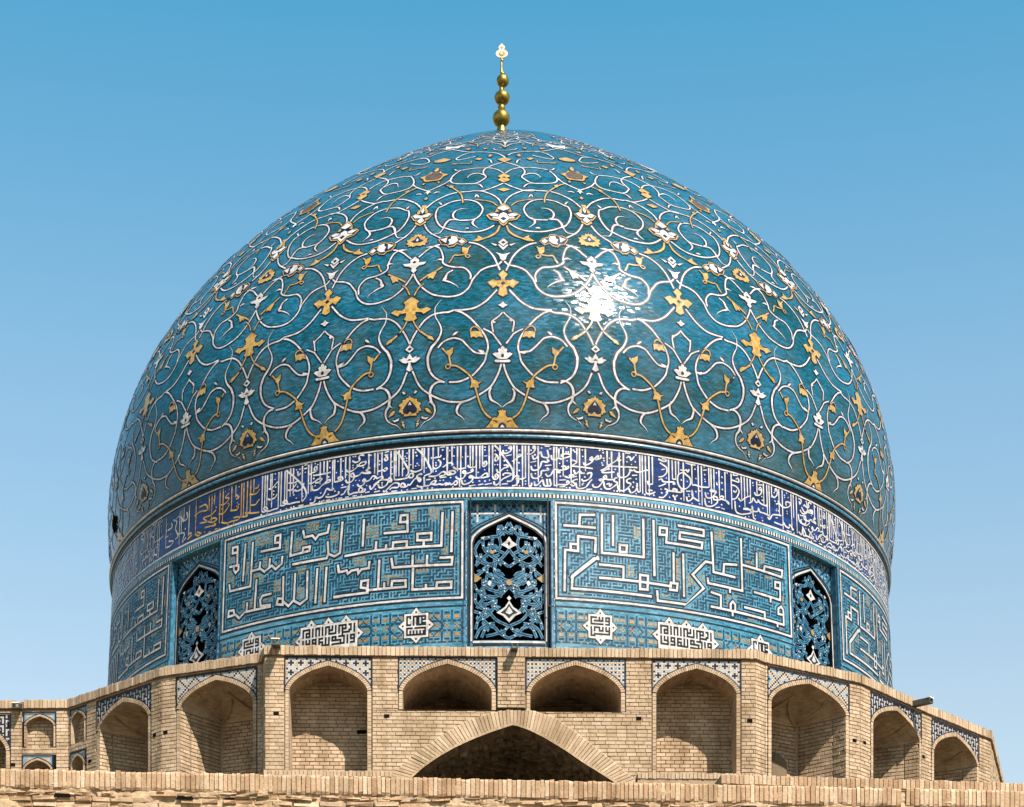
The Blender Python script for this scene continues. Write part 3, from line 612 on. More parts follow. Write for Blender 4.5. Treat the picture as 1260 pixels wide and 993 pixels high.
WIN_RIB="""
-0.037,14.099 -0.584,13.968 -1.223,13.869 -2.135,13.851 -3.229,13.808 -3.957,13.711 -4.283,13.581
-1.224,14.059 -1.369,13.929 -1.039,13.733 -1.366,13.628 -2.495,13.564 -3.404,13.461 -4.131,13.346
-4.284,13.633 -3.769,13.462 -2.674,13.368 -1.583,13.414 -0.765,13.498 0.000,13.629
-3.229,13.808 -3.080,13.643 -2.221,13.524 -0.855,13.414 0.000,13.328
-1.041,14.046 -0.529,13.955 0.000,13.911
-2.856,13.343 -2.526,13.185 -1.489,13.127 -0.944,13.028 -1.215,12.924
-2.492,13.342 -3.400,13.239 -4.162,13.150
-2.707,13.186 -2.850,13.029 -2.122,12.924 -0.852,12.814
0.000,12.989 -0.852,12.871 -1.758,12.814 -2.665,12.820 -3.389,12.744 -3.967,12.615
-4.304,13.033 -3.792,12.901 -2.846,12.816 -1.758,12.762
-4.118,12.876 -4.078,12.719 -3.350,12.608
-4.102,12.250 -3.744,12.406 -2.659,12.482 -1.793,12.650 -1.576,12.767
-3.352,12.691 -2.479,12.554 -1.482,12.402 0.000,12.304
-4.292,12.563 -3.384,12.509 -3.780,12.406
-1.753,12.350 -2.657,12.331 -3.559,12.249 -4.134,12.094
0.000,12.325 -0.668,12.215 -1.751,12.163 -2.834,12.130
0.000,12.090 -1.029,12.168 -2.114,12.319 -2.836,12.274 -3.375,12.105
-0.036,12.989 0.781,13.029 -0.854,13.132 -1.763,13.237 -1.583,13.414
-3.395,13.031 -2.124,13.060 -1.579,13.028
"""
WIN_POL="""
w 0.000,13.851 -0.383,13.772 -1.039,13.707 -0.456,13.675 0.000,13.629
b 0.000,13.772 -0.201,13.733 0.000,13.686
w 0.000,12.820 -0.272,12.780 0.000,12.736
w 0.000,12.736 -0.525,12.624 -1.538,12.527 -0.760,12.475 0.000,12.356
b 0.000,12.684 -0.344,12.606 -1.031,12.527 -0.488,12.501 0.000,12.429
w 0.000,12.632 -0.272,12.572 -0.452,12.527 0.000,12.494
w -2.451,13.094 -2.124,13.060 -2.341,12.990 -2.668,13.029
g -4.273,13.216 -3.762,13.162 -3.361,13.135 -3.942,13.071 -4.269,13.059
g -2.314,13.616 -1.767,13.602 -1.948,13.545 -2.349,13.556
g 0.000,13.107 -0.399,13.067 -0.272,13.015 0.000,12.997
w -3.503,13.827 -2.956,13.852 -3.138,13.792
"""
WIN_ARCH="-4.315,12.069 -4.359,13.712 -4.143,13.811 -3.779,13.872 -3.141,13.949 -2.320,14.016 -1.133,14.099 0.000,14.178"

# ------------------------------------------------------------------ helpers
def lin(h):
    h = h.lstrip('#')
    c = [int(h[i:i + 2], 16) / 255 for i in (0, 2, 4)]
    return tuple(x / 12.92 if x <= .04045 else ((x + .055) / 1.055) ** 2.4 for x in c) + (1.0,)

def scl(c, k):
    return tuple(x * k for x in c[:3]) + (1.0,)

class MB:
    """collects polygons and builds one mesh"""
    def __init__(self):
        self.v = []; self.f = []; self.m = []; self.b = []; self.n = 0
    def add(self, verts, faces, mat=0, bv=None):
        verts = np.asarray(verts, float).reshape(-1, 3)
        self.v.append(verts)
        for i, f in enumerate(faces):
            self.f.append([k + self.n for k in f])
            self.m.append(mat if np.isscalar(mat) else mat[i])
            self.b.append(0.0 if bv is None else (bv if np.isscalar(bv) else bv[i]))
        self.n += len(verts)
    def quad(self, a, b, c, d, mat=0, bv=None):
        self.add([a, b, c, d], [(0, 1, 2, 3)], mat, bv)
    def strip(self, L, R, mat=0, bv=None, closed=False):
        n = len(L)
        V = np.empty((2 * n, 3)); V[0::2] = L; V[1::2] = R
        F = [(2 * i, 2 * i + 1, 2 * i + 3, 2 * i + 2) for i in range(n - 1)]
        if closed: F.append((2 * n - 2, 2 * n - 1, 1, 0))
        self.add(V, F, mat, bv)
    def grid(self, G, mat=0, bv=None, smooth=False):
        n, m = G.shape[:2]
        F = [(i * m + j, i * m + j + 1, (i + 1) * m + j + 1, (i + 1) * m + j) for i in range(n - 1) for j in range(m - 1)]
        self.add(G.reshape(-1, 3), F, mat, bv)
    def mesh(self, name, mats, smooth=False, bv=False):
        me = bpy.data.meshes.new(name)
        V = np.concatenate(self.v) if self.v else np.zeros((0, 3))
        me.from_pydata(V.tolist(), [], self.f)
        for m in (mats if isinstance(mats, (list, tuple)) else [mats]): me.materials.append(m)
        me.polygons.foreach_set('material_index', np.array(self.m, dtype=np.int32))
        if smooth: me.polygons.foreach_set('use_smooth', np.ones(len(self.f), dtype=bool))
        if any(self.b):
            at = me.attributes.new('bv', 'FLOAT', 'FACE')
            at.data.foreach_set('value', np.array(self.b, dtype=np.float32))
        me.update()
        return me
    def build(self, name, mats, parent=None, smooth=False, kind=None, label=None):
        o = bpy.data.objects.new(name, self.mesh(name, mats, smooth))
        COL.objects.link(o)
        if parent is not None: attach(o, parent)
        if kind: o['kind'] = kind
        if label: o['label'] = label
        return o

def world_loc(o):
    v = Vector(o.location)
    while o.parent is not None:
        o = o.parent; v = v + Vector(o.location)
    return v

def attach(o, parent):
    """child keeps its world place (parents are unrotated)"""
    o.parent = parent
    o.location = Vector(o.location) - world_loc(parent)

def thing(name, label, cat, loc=(0, 0, 0), group=None):
    o = bpy.data.objects.new(name, None)
    o.empty_display_size = 0.3
    o.location = loc
    COL.objects.link(o)
    o['label'] = label; o['category'] = cat
    if group: o['group'] = group
    o['kind'] = 'thing'
    return o

# ------------------------------------------------------------------ materials
def mat(name):
    m = bpy.data.materials.new(name); m.use_nodes = True
    nt = m.node_tree; b = nt.nodes['Principled BSDF']
    return m, nt, b

def N(nt, t, **kw):
    n = nt.nodes.new(t)
    for k, v in kw.items():
        if k in ('ins',):
            for i, x in v.items(): n.inputs[i].default_value = x
        else: setattr(n, k, v)
    return n

def ramp(nt, fac, stops):
    r = N(nt, 'ShaderNodeValToRGB')
    e = r.color_ramp.elements
    e[0].position, e[0].color = stops[0]
    e[1].position, e[1].color = stops[-1]
    for p, c in stops[1:-1]:
        x = e.new(p); x.color = c
    nt.links.new(fac, r.inputs[0])
    return r.outputs[0]

def cell_noise(nt, vec, su, sv):
    """one random colour per small running-bond tile of su x sv metres; vec is in metres"""
    sp = N(nt, 'ShaderNodeSeparateXYZ'); nt.links.new(vec, sp.inputs[0])
    def M(op, a, b=None):
        n = N(nt, 'ShaderNodeMath', operation=op)
        for i, x in enumerate((a, b)):
            if x is None: continue
            if isinstance(x, (int, float)): n.inputs[i].default_value = x
            else: nt.links.new(x, n.inputs[i])
        return n.outputs[0]
    row = M('FLOOR', M('DIVIDE', sp.outputs[1], sv))
    jit = M('MULTIPLY', M('FRACT', M('MULTIPLY', row, 0.6180339)), 1.0)
    colm = M('FLOOR', M('ADD', M('DIVIDE', sp.outputs[0], su), jit))
    cb = N(nt, 'ShaderNodeCombineXYZ')
    nt.links.new(colm, cb.inputs[0]); nt.links.new(row, cb.inputs[1])
    wn = N(nt, 'ShaderNodeTexWhiteNoise', noise_dimensions='3D')
    nt.links.new(cb.outputs[0], wn.inputs['Vector'])
    jv = M('LESS_THAN', M('FRACT', M('DIVIDE', sp.outputs[1], sv)), .13)
    ju = M('LESS_THAN', M('FRACT', M('ADD', M('DIVIDE', sp.outputs[0], su), jit)), .07)
    return wn, M('MAXIMUM', jv, ju)

def glaze(name, cols, rough=0.16, su=0.16, sv=0.03, tilt=0.06, patch=None, spec=0.5, worn=0.0, uv=True, var=1.0):
    """glazed tile: each little tile has its own tone and its own slight tilt"""
    m, nt, b = mat(name)
    if uv:
        tc = N(nt, 'ShaderNodeUVMap'); vec = tc.outputs[0]
    else:
        tc = N(nt, 'ShaderNodeTexCoord'); vec = tc.outputs['Object']
    if uv:
        wn, joint = cell_noise(nt, vec, su, sv)
    else:
        ms = N(nt, 'ShaderNodeVectorMath', operation='SCALE'); nt.links.new(vec, ms.inputs[0]); ms.inputs['Scale'].default_value = 1 / sv
        fl = N(nt, 'ShaderNodeVectorMath', operation='FLOOR'); nt.links.new(ms.outputs[0], fl.inputs[0])
        wn = N(nt, 'ShaderNodeTexWhiteNoise', noise_dimensions='3D'); nt.links.new(fl.outputs[0], wn.inputs['Vector'])
    fac = wn.outputs['Value']
    if var < 1:
        vr = N(nt, 'ShaderNodeMapRange'); nt.links.new(fac, vr.inputs[0]); vr.inputs[3].default_value = .5 - var / 2; vr.inputs[4].default_value = .5 + var / 2
        fac = vr.outputs[0]
    if patch:
        ns = N(nt, 'ShaderNodeTexNoise'); ns.inputs['Scale'].default_value = patch; ns.inputs['Detail'].default_value = 4
        tc2 = N(nt, 'ShaderNodeTexCoord')
        mp = N(nt, 'ShaderNodeMapping'); mp.inputs['Scale'].default_value = (1, 1, 2.2)
        nt.links.new(tc2.outputs['Object'], mp.inputs[0]); nt.links.new(mp.outputs[0], ns.inputs['Vector'])
        mr = N(nt, 'ShaderNodeMapRange'); nt.links.new(ns.outputs[0], mr.inputs[0])
        for i, x in enumerate((0.3, 0.7, -0.42, 0.42)): mr.inputs[i + 1].default_value = x
        ad = N(nt, 'ShaderNodeMath', operation='ADD'); nt.links.new(fac, ad.inputs[0]); nt.links.new(mr.outputs[0], ad.inputs[1])
        ad.use_clamp = True
        fac = ad.outputs[0]
    n = len(cols)
    c = ramp(nt, fac, [(i / (n - 1), x) for i, x in enumerate(cols)])
    if uv:                                    # dark joints between the tiles
        jm = N(nt, 'ShaderNodeMix', data_type='RGBA', blend_type='MULTIPLY')
        nt.links.new(joint, jm.inputs[0]); nt.links.new(c, jm.inputs[6]); jm.inputs[7].default_value = (.45, .42, .40, 1)
        c = jm.outputs[2]
    if worn:                                  # dust and faded glaze in drifts
        g2 = N(nt, 'ShaderNodeNewGeometry')
        n3 = N(nt, 'ShaderNodeTexNoise'); n3.inputs['Scale'].default_value = 1.1; n3.inputs['Detail'].default_value = 9; n3.inputs['Roughness'].default_value = .7
        nt.links.new(g2.outputs['Position'], n3.inputs['Vector'])
        m3 = N(nt, 'ShaderNodeMapRange'); nt.links.new(n3.outputs[0], m3.inputs[0])
        for i_, x_ in enumerate((.45, .75, 0.0, worn * 1.6)): m3.inputs[i_ + 1].default_value = x_
        mxw = N(nt, 'ShaderNodeMix', data_type='RGBA'); nt.links.new(m3.outputs[0], mxw.inputs[0])
        nt.links.new(c, mxw.inputs[6]); mxw.inputs[7].default_value = (.20, .165, .12, 1)
        c = mxw.outputs[2]
    nt.links.new(c, b.inputs['Base Color'])
    b.inputs['Roughness'].default_value = rough
    b.inputs['Specular IOR Level'].default_value = spec
    if tilt:
        s = N(nt, 'ShaderNodeVectorMath', operation='SUBTRACT'); nt.links.new(wn.outputs['Color'], s.inputs[0]); s.inputs[1].default_value = (.5, .5, .5)
        k = N(nt, 'ShaderNodeVectorMath', operation='SCALE'); nt.links.new(s.outputs[0], k.inputs[0]); k.inputs['Scale'].default_value = tilt * 2
        g = N(nt, 'ShaderNodeNewGeometry')
        a = N(nt, 'ShaderNodeVectorMath', operation='ADD'); nt.links.new(k.outputs[0], a.inputs[0]); nt.links.new(g.outputs['Normal'], a.inputs[1])
        nn = N(nt, 'ShaderNodeVectorMath', operation='NORMALIZE'); nt.links.new(a.outputs[0], nn.inputs[0])
        nt.links.new(nn.outputs[0], b.inputs['Normal'])
    return m

def brickmat(name, cols, rough=0.9, grain=60.0, stain=0.9, bump=0.35):
    m, nt, b = mat(name)
    at = N(nt, 'ShaderNodeAttribute', attribute_name='bv')
    oi = N(nt, 'ShaderNodeObjectInfo')
    ad = N(nt, 'ShaderNodeMath', operation='ADD'); nt.links.new(at.outputs['Fac'], ad.inputs[0]); nt.links.new(oi.outputs['Random'], ad.inputs[1])
    fr = N(nt, 'ShaderNodeMath', operation='FRACT'); nt.links.new(ad.outputs[0], fr.inputs[0])
    n = len(cols)
    c = ramp(nt, fr.outputs[0], [(i / (n - 1), x) for i, x in enumerate(cols)])
    g = N(nt, 'ShaderNodeNewGeometry')
    n1 = N(nt, 'ShaderNodeTexNoise'); n1.inputs['Scale'].default_value = grain; n1.inputs['Detail'].default_value = 3
    nt.links.new(g.outputs['Position'], n1.inputs['Vector'])
    n2 = N(nt, 'ShaderNodeTexNoise'); n2.inputs['Scale'].default_value = 1.7; n2.inputs['Detail'].default_value = 6; n2.inputs['Roughness'].default_value = .65
    nt.links.new(g.outputs['Position'], n2.inputs['Vector'])
    r1 = ramp(nt, n1.outputs[0], [(0.3, (.72, .70, .68, 1)), (0.7, (1.12, 1.1, 1.08, 1))])
    r2 = ramp(nt, n2.outputs[0], [(0.3, (.70, .66, .60, 1)), (0.52, (1, 1, 1, 1)), (0.75, (1.1, 1.1, 1.1, 1))])
    x1 = N(nt, 'ShaderNodeMix', data_type='RGBA', blend_type='MULTIPLY'); x1.inputs[0].default_value = .8
    nt.links.new(c, x1.inputs[6]); nt.links.new(r1, x1.inputs[7])
    x2 = N(nt, 'ShaderNodeMix', data_type='RGBA', blend_type='MULTIPLY'); x2.inputs[0].default_value = stain
    nt.links.new(x1.outputs[2], x2.inputs[6]); nt.links.new(r2, x2.inputs[7])
    mp = N(nt, 'ShaderNodeMapping'); mp.inputs['Scale'].default_value = (5, 5, .55)      # rain streaks
    nt.links.new(g.outputs['Position'], mp.inputs[0])
    n4 = N(nt, 'ShaderNodeTexNoise'); n4.inputs['Scale'].default_value = 1.0; n4.inputs['Detail'].default_value = 5; n4.inputs['Roughness'].default_value = .6
    nt.links.new(mp.outputs[0], n4.inputs['Vector'])
    r4 = ramp(nt, n4.outputs[0], [(.36, (.70, .66, .60, 1)), (.52, (1, 1, 1, 1)), (.8, (1.06, 1.06, 1.05, 1))])
    x3 = N(nt, 'ShaderNodeMix', data_type='RGBA', blend_type='MULTIPLY'); x3.inputs[0].default_value = stain * .8
    nt.links.new(x2.outputs[2], x3.inputs[6]); nt.links.new(r4, x3.inputs[7])
    nt.links.new(x3.outputs[2], b.inputs['Base Color'])
    b.inputs['Roughness'].default_value = rough
    b.inputs['Specular IOR Level'].default_value = 0.25
    bp = N(nt, 'ShaderNodeBump'); bp.inputs['Strength'].default_value = bump; bp.inputs['Distance'].default_value = 0.01
    nt.links.new(n1.outputs[0], bp.inputs['Height']); nt.links.new(bp.outputs[0], b.inputs['Normal'])
    return m

def plain(name, c, rough=0.6, metal=0.0, spec=0.5):
    m, nt, b = mat(name)
    b.inputs['Base Color'].default_value = c
    b.inputs['Roughness'].default_value = rough
    b.inputs['Metallic'].default_value = metal
    b.inputs['Specular IOR Level'].default_value = spec
    return m

M = {}
M['dome'] = glaze('dome_turquoise_glaze', [(.0045, .033, .033, 1), (.0052, .048, .060, 1), (.0062, .066, .098, 1), (.0075, .080, .130, 1), (.017, .112, .178, 1)],
                  rough=.12, su=.085, sv=.029, tilt=.058, patch=.5, spec=.34, worn=.12, var=.72)
M['white'] = glaze('white_glaze', worn=.35, cols= [(0.2940, 0.2646, 0.2470, 1), (0.4116, 0.3822, 0.3646, 1), (0.4586, 0.4351, 0.4234, 1)], rough=.5, spec=.25, sv=.07, tilt=.04, uv=False)
M['gold'] = glaze('ochre_glaze', worn=.25, cols= [(0.2470, 0.1294, 0.0176, 1), (0.3410, 0.1940, 0.0353, 1), (0.3881, 0.2352, 0.0588, 1)], rough=.3, sv=.06, tilt=.03, uv=False)
M['dark'] = glaze('dark_navy_glaze', [(0.0024, 0.0035, 0.0071, 1), (0.0047, 0.0071, 0.0206, 1), (0.0088, 0.0147, 0.0470, 1)], rough=.45, spec=.2, sv=.08, tilt=.03, uv=False)
M['black'] = glaze('black_glaze', [(0.0018, 0.0024, 0.0029, 1), (0.0047, 0.0071, 0.0106, 1)], rough=.45, spec=.2, sv=.08, tilt=.03, uv=False)
M['brown'] = glaze('brown_tile', [(0.0353, 0.0176, 0.0071, 1), (0.0764, 0.0412, 0.0176, 1)], rough=.5, sv=.05, tilt=.03, uv=False)
M['teal'] = glaze('drum_turquoise_glaze', [(.013, .096, .138, 1), (.030, .145, .208, 1), (.050, .178, .255, 1), (.090, .235, .31, 1)], rough=.3, su=.09, sv=.031, tilt=.035, patch=.8, worn=.15, var=.8)
M['teal2'] = glaze('turquoise_trim_glaze', [(0.0118, 0.0706, 0.1176, 1), (0.0294, 0.1176, 0.1882, 1), (0.0588, 0.1588, 0.2352, 1)], rough=.35, sv=.05, tilt=.03, uv=False)
M['blue'] = glaze('cobalt_glaze', [(0.0024, 0.0063, 0.0361, 1), (0.0038, 0.0122, 0.0722, 1), (0.0067, 0.0218, 0.1176, 1)], rough=.2, su=.2, sv=.1, tilt=.03, patch=1.2)
M['ochre'] = glaze('ochre_brick_glaze', [(0.1764, 0.0941, 0.0235, 1), (0.2470, 0.1411, 0.0412, 1)], rough=.45, sv=.05, tilt=.03, uv=False)
M['navy'] = glaze('navy_brick_glaze', [(0.0024, 0.0041, 0.0094, 1), (0.0071, 0.0147, 0.0353, 1)], rough=.45, spec=.2, sv=.05, tilt=.03, uv=False)
M['navy2'] = glaze('blue_brick_glaze', [(.005, .018, .036, 1), (.013, .042, .078, 1)], rough=.45, spec=.2, sv=.05, tilt=.03, uv=False)
M['ltblue'] = glaze('light_blue_tile', [(0.0706, 0.1882, 0.2705, 1), (0.1176, 0.2470, 0.3234, 1)], rough=.3, sv=.05, tilt=.03, uv=False)
M['tilewhite'] = glaze('weathered_white_tile', [(0.3058, 0.2764, 0.2470, 1), (0.3881, 0.3528, 0.3234, 1)], rough=.4, sv=.05, tilt=.03, uv=False)
BR = [(.315, .222, .137, 1), (.395, .283, .185, 1), (.43, .315, .212, 1), (.36, .255, .162, 1), (.475, .358, .252, 1)]
M['brick'] = brickmat('buff_brick', BR)
M['brick_old'] = brickmat('weathered_brick', [scl(c, k) for c, k in zip([(.31, .187, .105, 1), (.385, .25, .152, 1), (.44, .315, .205, 1), (.34, .208, .118, 1), (.50, .38, .265, 1)], (1, 1, 1, 1, 1))], bump=.6, grain=35)
M['mortar'] = brickmat('lime_mortar', [(.28, .195, .122, 1), (.33, .235, .152, 1)], grain=90, bump=.5)
M['plaster'] = brickmat('mud_plaster', [(.34, .23, .138, 1), (.42, .30, .185, 1)], grain=22, bump=.9)
M['terrace'] = brickmat('dusty_mud_roof', [(.11, .09, .065, 1), (.16, .13, .09, 1)], grain=12)
M['soot'] = brickmat('rough_brown_shade_brick', [(.10, .07, .043, 1), (.16, .115, .072, 1), (.075, .053, .034, 1), (.20, .145, .092, 1)], grain=30, bump=.6)  # rough vault brick; on lunette backs the dark brown stands in for shade
M['void'] = plain('unlit_interior_and_shadow', (0.0071, 0.0059, 0.0053, 1), 1.0, spec=0)
M['gilt'] = None
def gilt():
    m, nt, b = mat('gilded_copper')
    g = N(nt, 'ShaderNodeTexCoord')
    n1 = N(nt, 'ShaderNodeTexNoise'); n1.inputs['Scale'].default_value = 9; n1.inputs['Detail'].default_value = 5
    nt.links.new(g.outputs['Object'], n1.inputs['Vector'])
    c = ramp(nt, n1.outputs[0], [(0.3, (.14, .085, .015, 1)), (.55, (.33, .215, .05, 1)), (.8, (.44, .31, .10, 1))])
    nt.links.new(c, b.inputs['Base Color'])
    b.inputs['Metallic'].default_value = 1.0; b.inputs['Roughness'].default_value = .42
    bp = N(nt, 'ShaderNodeBump'); bp.inputs['Strength'].default_value = .15; nt.links.new(n1.outputs[0], bp.inputs['Height']); nt.links.new(bp.outputs[0], b.inputs['Normal'])
    return m
M['gilt'] = gilt()
M['pale_gilt'] = plain('pale_gilt_sheet', (.50, .43, .29, 1), .45, .2)
M['pipe'] = brickmat('painted_spout_metal', [(.055, .06, .045, 1), (.09, .09, .07, 1)], rough=.6, bump=.1)
M['lime'] = brickmat('lime_wash', [(.66, .61, .54, 1), (.74, .70, .64, 1)], bump=.3)

# ------------------------------------------------------------------ setting
def ground():
    m, nt, b = mat('courtyard_earth')
    n1 = N(nt, 'ShaderNodeTexNoise'); n1.inputs['Scale'].default_value = .8; n1.inputs['Detail'].default_value = 8
    c = ramp(nt, n1.outputs[0], [(.3, (.07, .065, .04, 1)), (.7, (.12, .10, .065, 1))])
    nt.links.new(c, b.inputs['Base Color']); b.inputs['Roughness'].default_value = .95
    g = N(nt, 'ShaderNodeNewGeometry'); nt.links.new(g.outputs['Position'], n1.inputs['Vector'])
    q = MB()
    xs = [-9000, -600, -80, 80, 600, 9000]
    q.grid(np.array([[(x, y, -1.6) for x in xs] for y in xs]))
    o = q.build('ground', m); o['kind'] = 'structure'
ground()

# ------------------------------------------------------------------ the dome
SHEAR, ZW, ZC = .025, 15.60, 17.2
PHK = np.radians([-11.3, 0, 12, 25, 38, 50, 62, 74, 84, 90])
RHK = np.array([8.15, 8.094, 7.9, 7.564, 7.245, 7.077, 7.132, 7.441, 7.84, 8.15])

def cubic(ph, k, v):
    n = len(k); h = np.diff(k); A = np.zeros((n, n)); b = np.zeros(n); A[0, 0] = A[-1, -1] = 1
    for i in range(1, n - 1):
        A[i, i - 1] = h[i - 1]; A[i, i] = 2 * (h[i - 1] + h[i]); A[i, i + 1] = h[i]
        b[i] = 6 * ((v[i + 1] - v[i]) / h[i] - (v[i] - v[i - 1]) / h[i - 1])
    m = np.linalg.solve(A, b)
    i = np.clip(np.searchsorted(k, ph) - 1, 0, n - 2); t = ph - k[i]; H = h[i]
    return v[i] + t * ((v[i + 1] - v[i]) / H - H * (2 * m[i] + m[i + 1]) / 6) + t * t * m[i] / 2 + t ** 3 * (m[i + 1] - m[i]) / (6 * H)

PHD = np.linspace(PHK[0], PHK[-1], 1500)
RHO = cubic(PHD, PHK, RHK)
PR, PZ = RHO * np.cos(PHD), ZC + RHO * np.sin(PHD)
ARC = np.concatenate([[0], np.cumsum(np.hypot(np.diff(PR), np.diff(PZ)))])
_dr, _dz = np.gradient(PR), np.gradient(PZ)
_l = np.hypot(_dr, _dz); NR, NZ = _dz / _l, -_dr / _l
SEC = pi / 16

def dome_pt(u, a, off=0.0, sector=0.0):
    """u in half sectors, a = metres up the meridian from the rim"""
    u = np.asarray(u, float); a = np.clip(np.asarray(a, float), 0, ARC[-1])
    th = u * SEC + sector * 2 * SEC + np.radians(.25 - .14 * np.minimum(a, 9))
    r = np.interp(a, ARC, PR) + off * np.interp(a, ARC, NR)
    z = np.interp(a, ARC, PZ) + off * np.interp(a, ARC, NZ)
    return np.stack([r * np.sin(th) + SHEAR * (z - ZW), -r * np.cos(th), z], -1)

def catmull(P, n=6):
    P = np.asarray(P, float)
    if len(P) < 3: 
        t = np.linspace(0, 1, 5)[:, None]; return P[0] * (1 - t) + P[-1] * t
    Q = np.concatenate([[2 * P[0] - P[1]], P, [2 * P[-1] - P[-2]]])
    out = []
    t = np.linspace(0, 1, n, endpoint=False)[:, None]
    for i in range(1, len(Q) - 2):
        p0, p1, p2, p3 = Q[i - 1:i + 3]
        out.append(.5 * (2 * p1 + (p2 - p0) * t + (2 * p0 - 5 * p1 + 4 * p2 - p3) * t * t + (3 * p1 - p0 - 3 * p2 + p3) * t ** 3))
    return np.concatenate(out + [P[-1:]])

def edges2d(P, w, taper=0, n=6, miter=False):
    """left and right edge of a band of width w along P (metres)"""
    if not miter: 
        P = catmull(P, n)
        d = np.gradient(P, axis=0); d /= np.maximum(np.linalg.norm(d, axis=1), 1e-9)[:, None]
        nr = np.stack([-d[:, 1], d[:, 0]], 1)
        s = np.concatenate([[0], np.cumsum(np.linalg.norm(np.diff(P, axis=0), axis=1))]); t = s / max(s[-1], 1e-9)
        if taper == 0: k = np.ones(len(t))
        elif taper == 2: k = (.8 + .55 * np.sin(pi * np.clip(t / .75, 0, 1)) ** 2) * (1 - t ** 4) + .12
        elif taper == 3: k = .25 + 1.35 * np.sin(pi * t)
        elif taper == 4: k = 1.25 - .55 * t
        else: k = .62 + .55 * np.abs(nr[:, 0] * .80 + nr[:, 1] * .6)        # broad pen
        wv = (np.asarray(w) * k)[:, None] / 2
        return P - nr * wv, P + nr * wv, P
    P = np.asarray(P, float)
    d = np.diff(P, axis=0); d /= np.maximum(np.linalg.norm(d, axis=1), 1e-9)[:, None]
    L, R = [], []
    for i in range(len(P)):
        a = d[max(i - 1, 0)]; b = d[min(i, len(d) - 1)]
        na, nb = np.array([-a[1], a[0]]), np.array([-b[1], b[0]])
        mm = na + nb; k = np.dot(mm, mm) / 2
        mm = mm / max(k, .35)
        p = P[i].copy()
        if i == 0: p = p - a * w / 2
        if i == len(P) - 1: p = p + b * w / 2
        L.append(p - mm * w / 2); R.append(p + mm * w / 2)
    return np.array(L), np.array(R), P

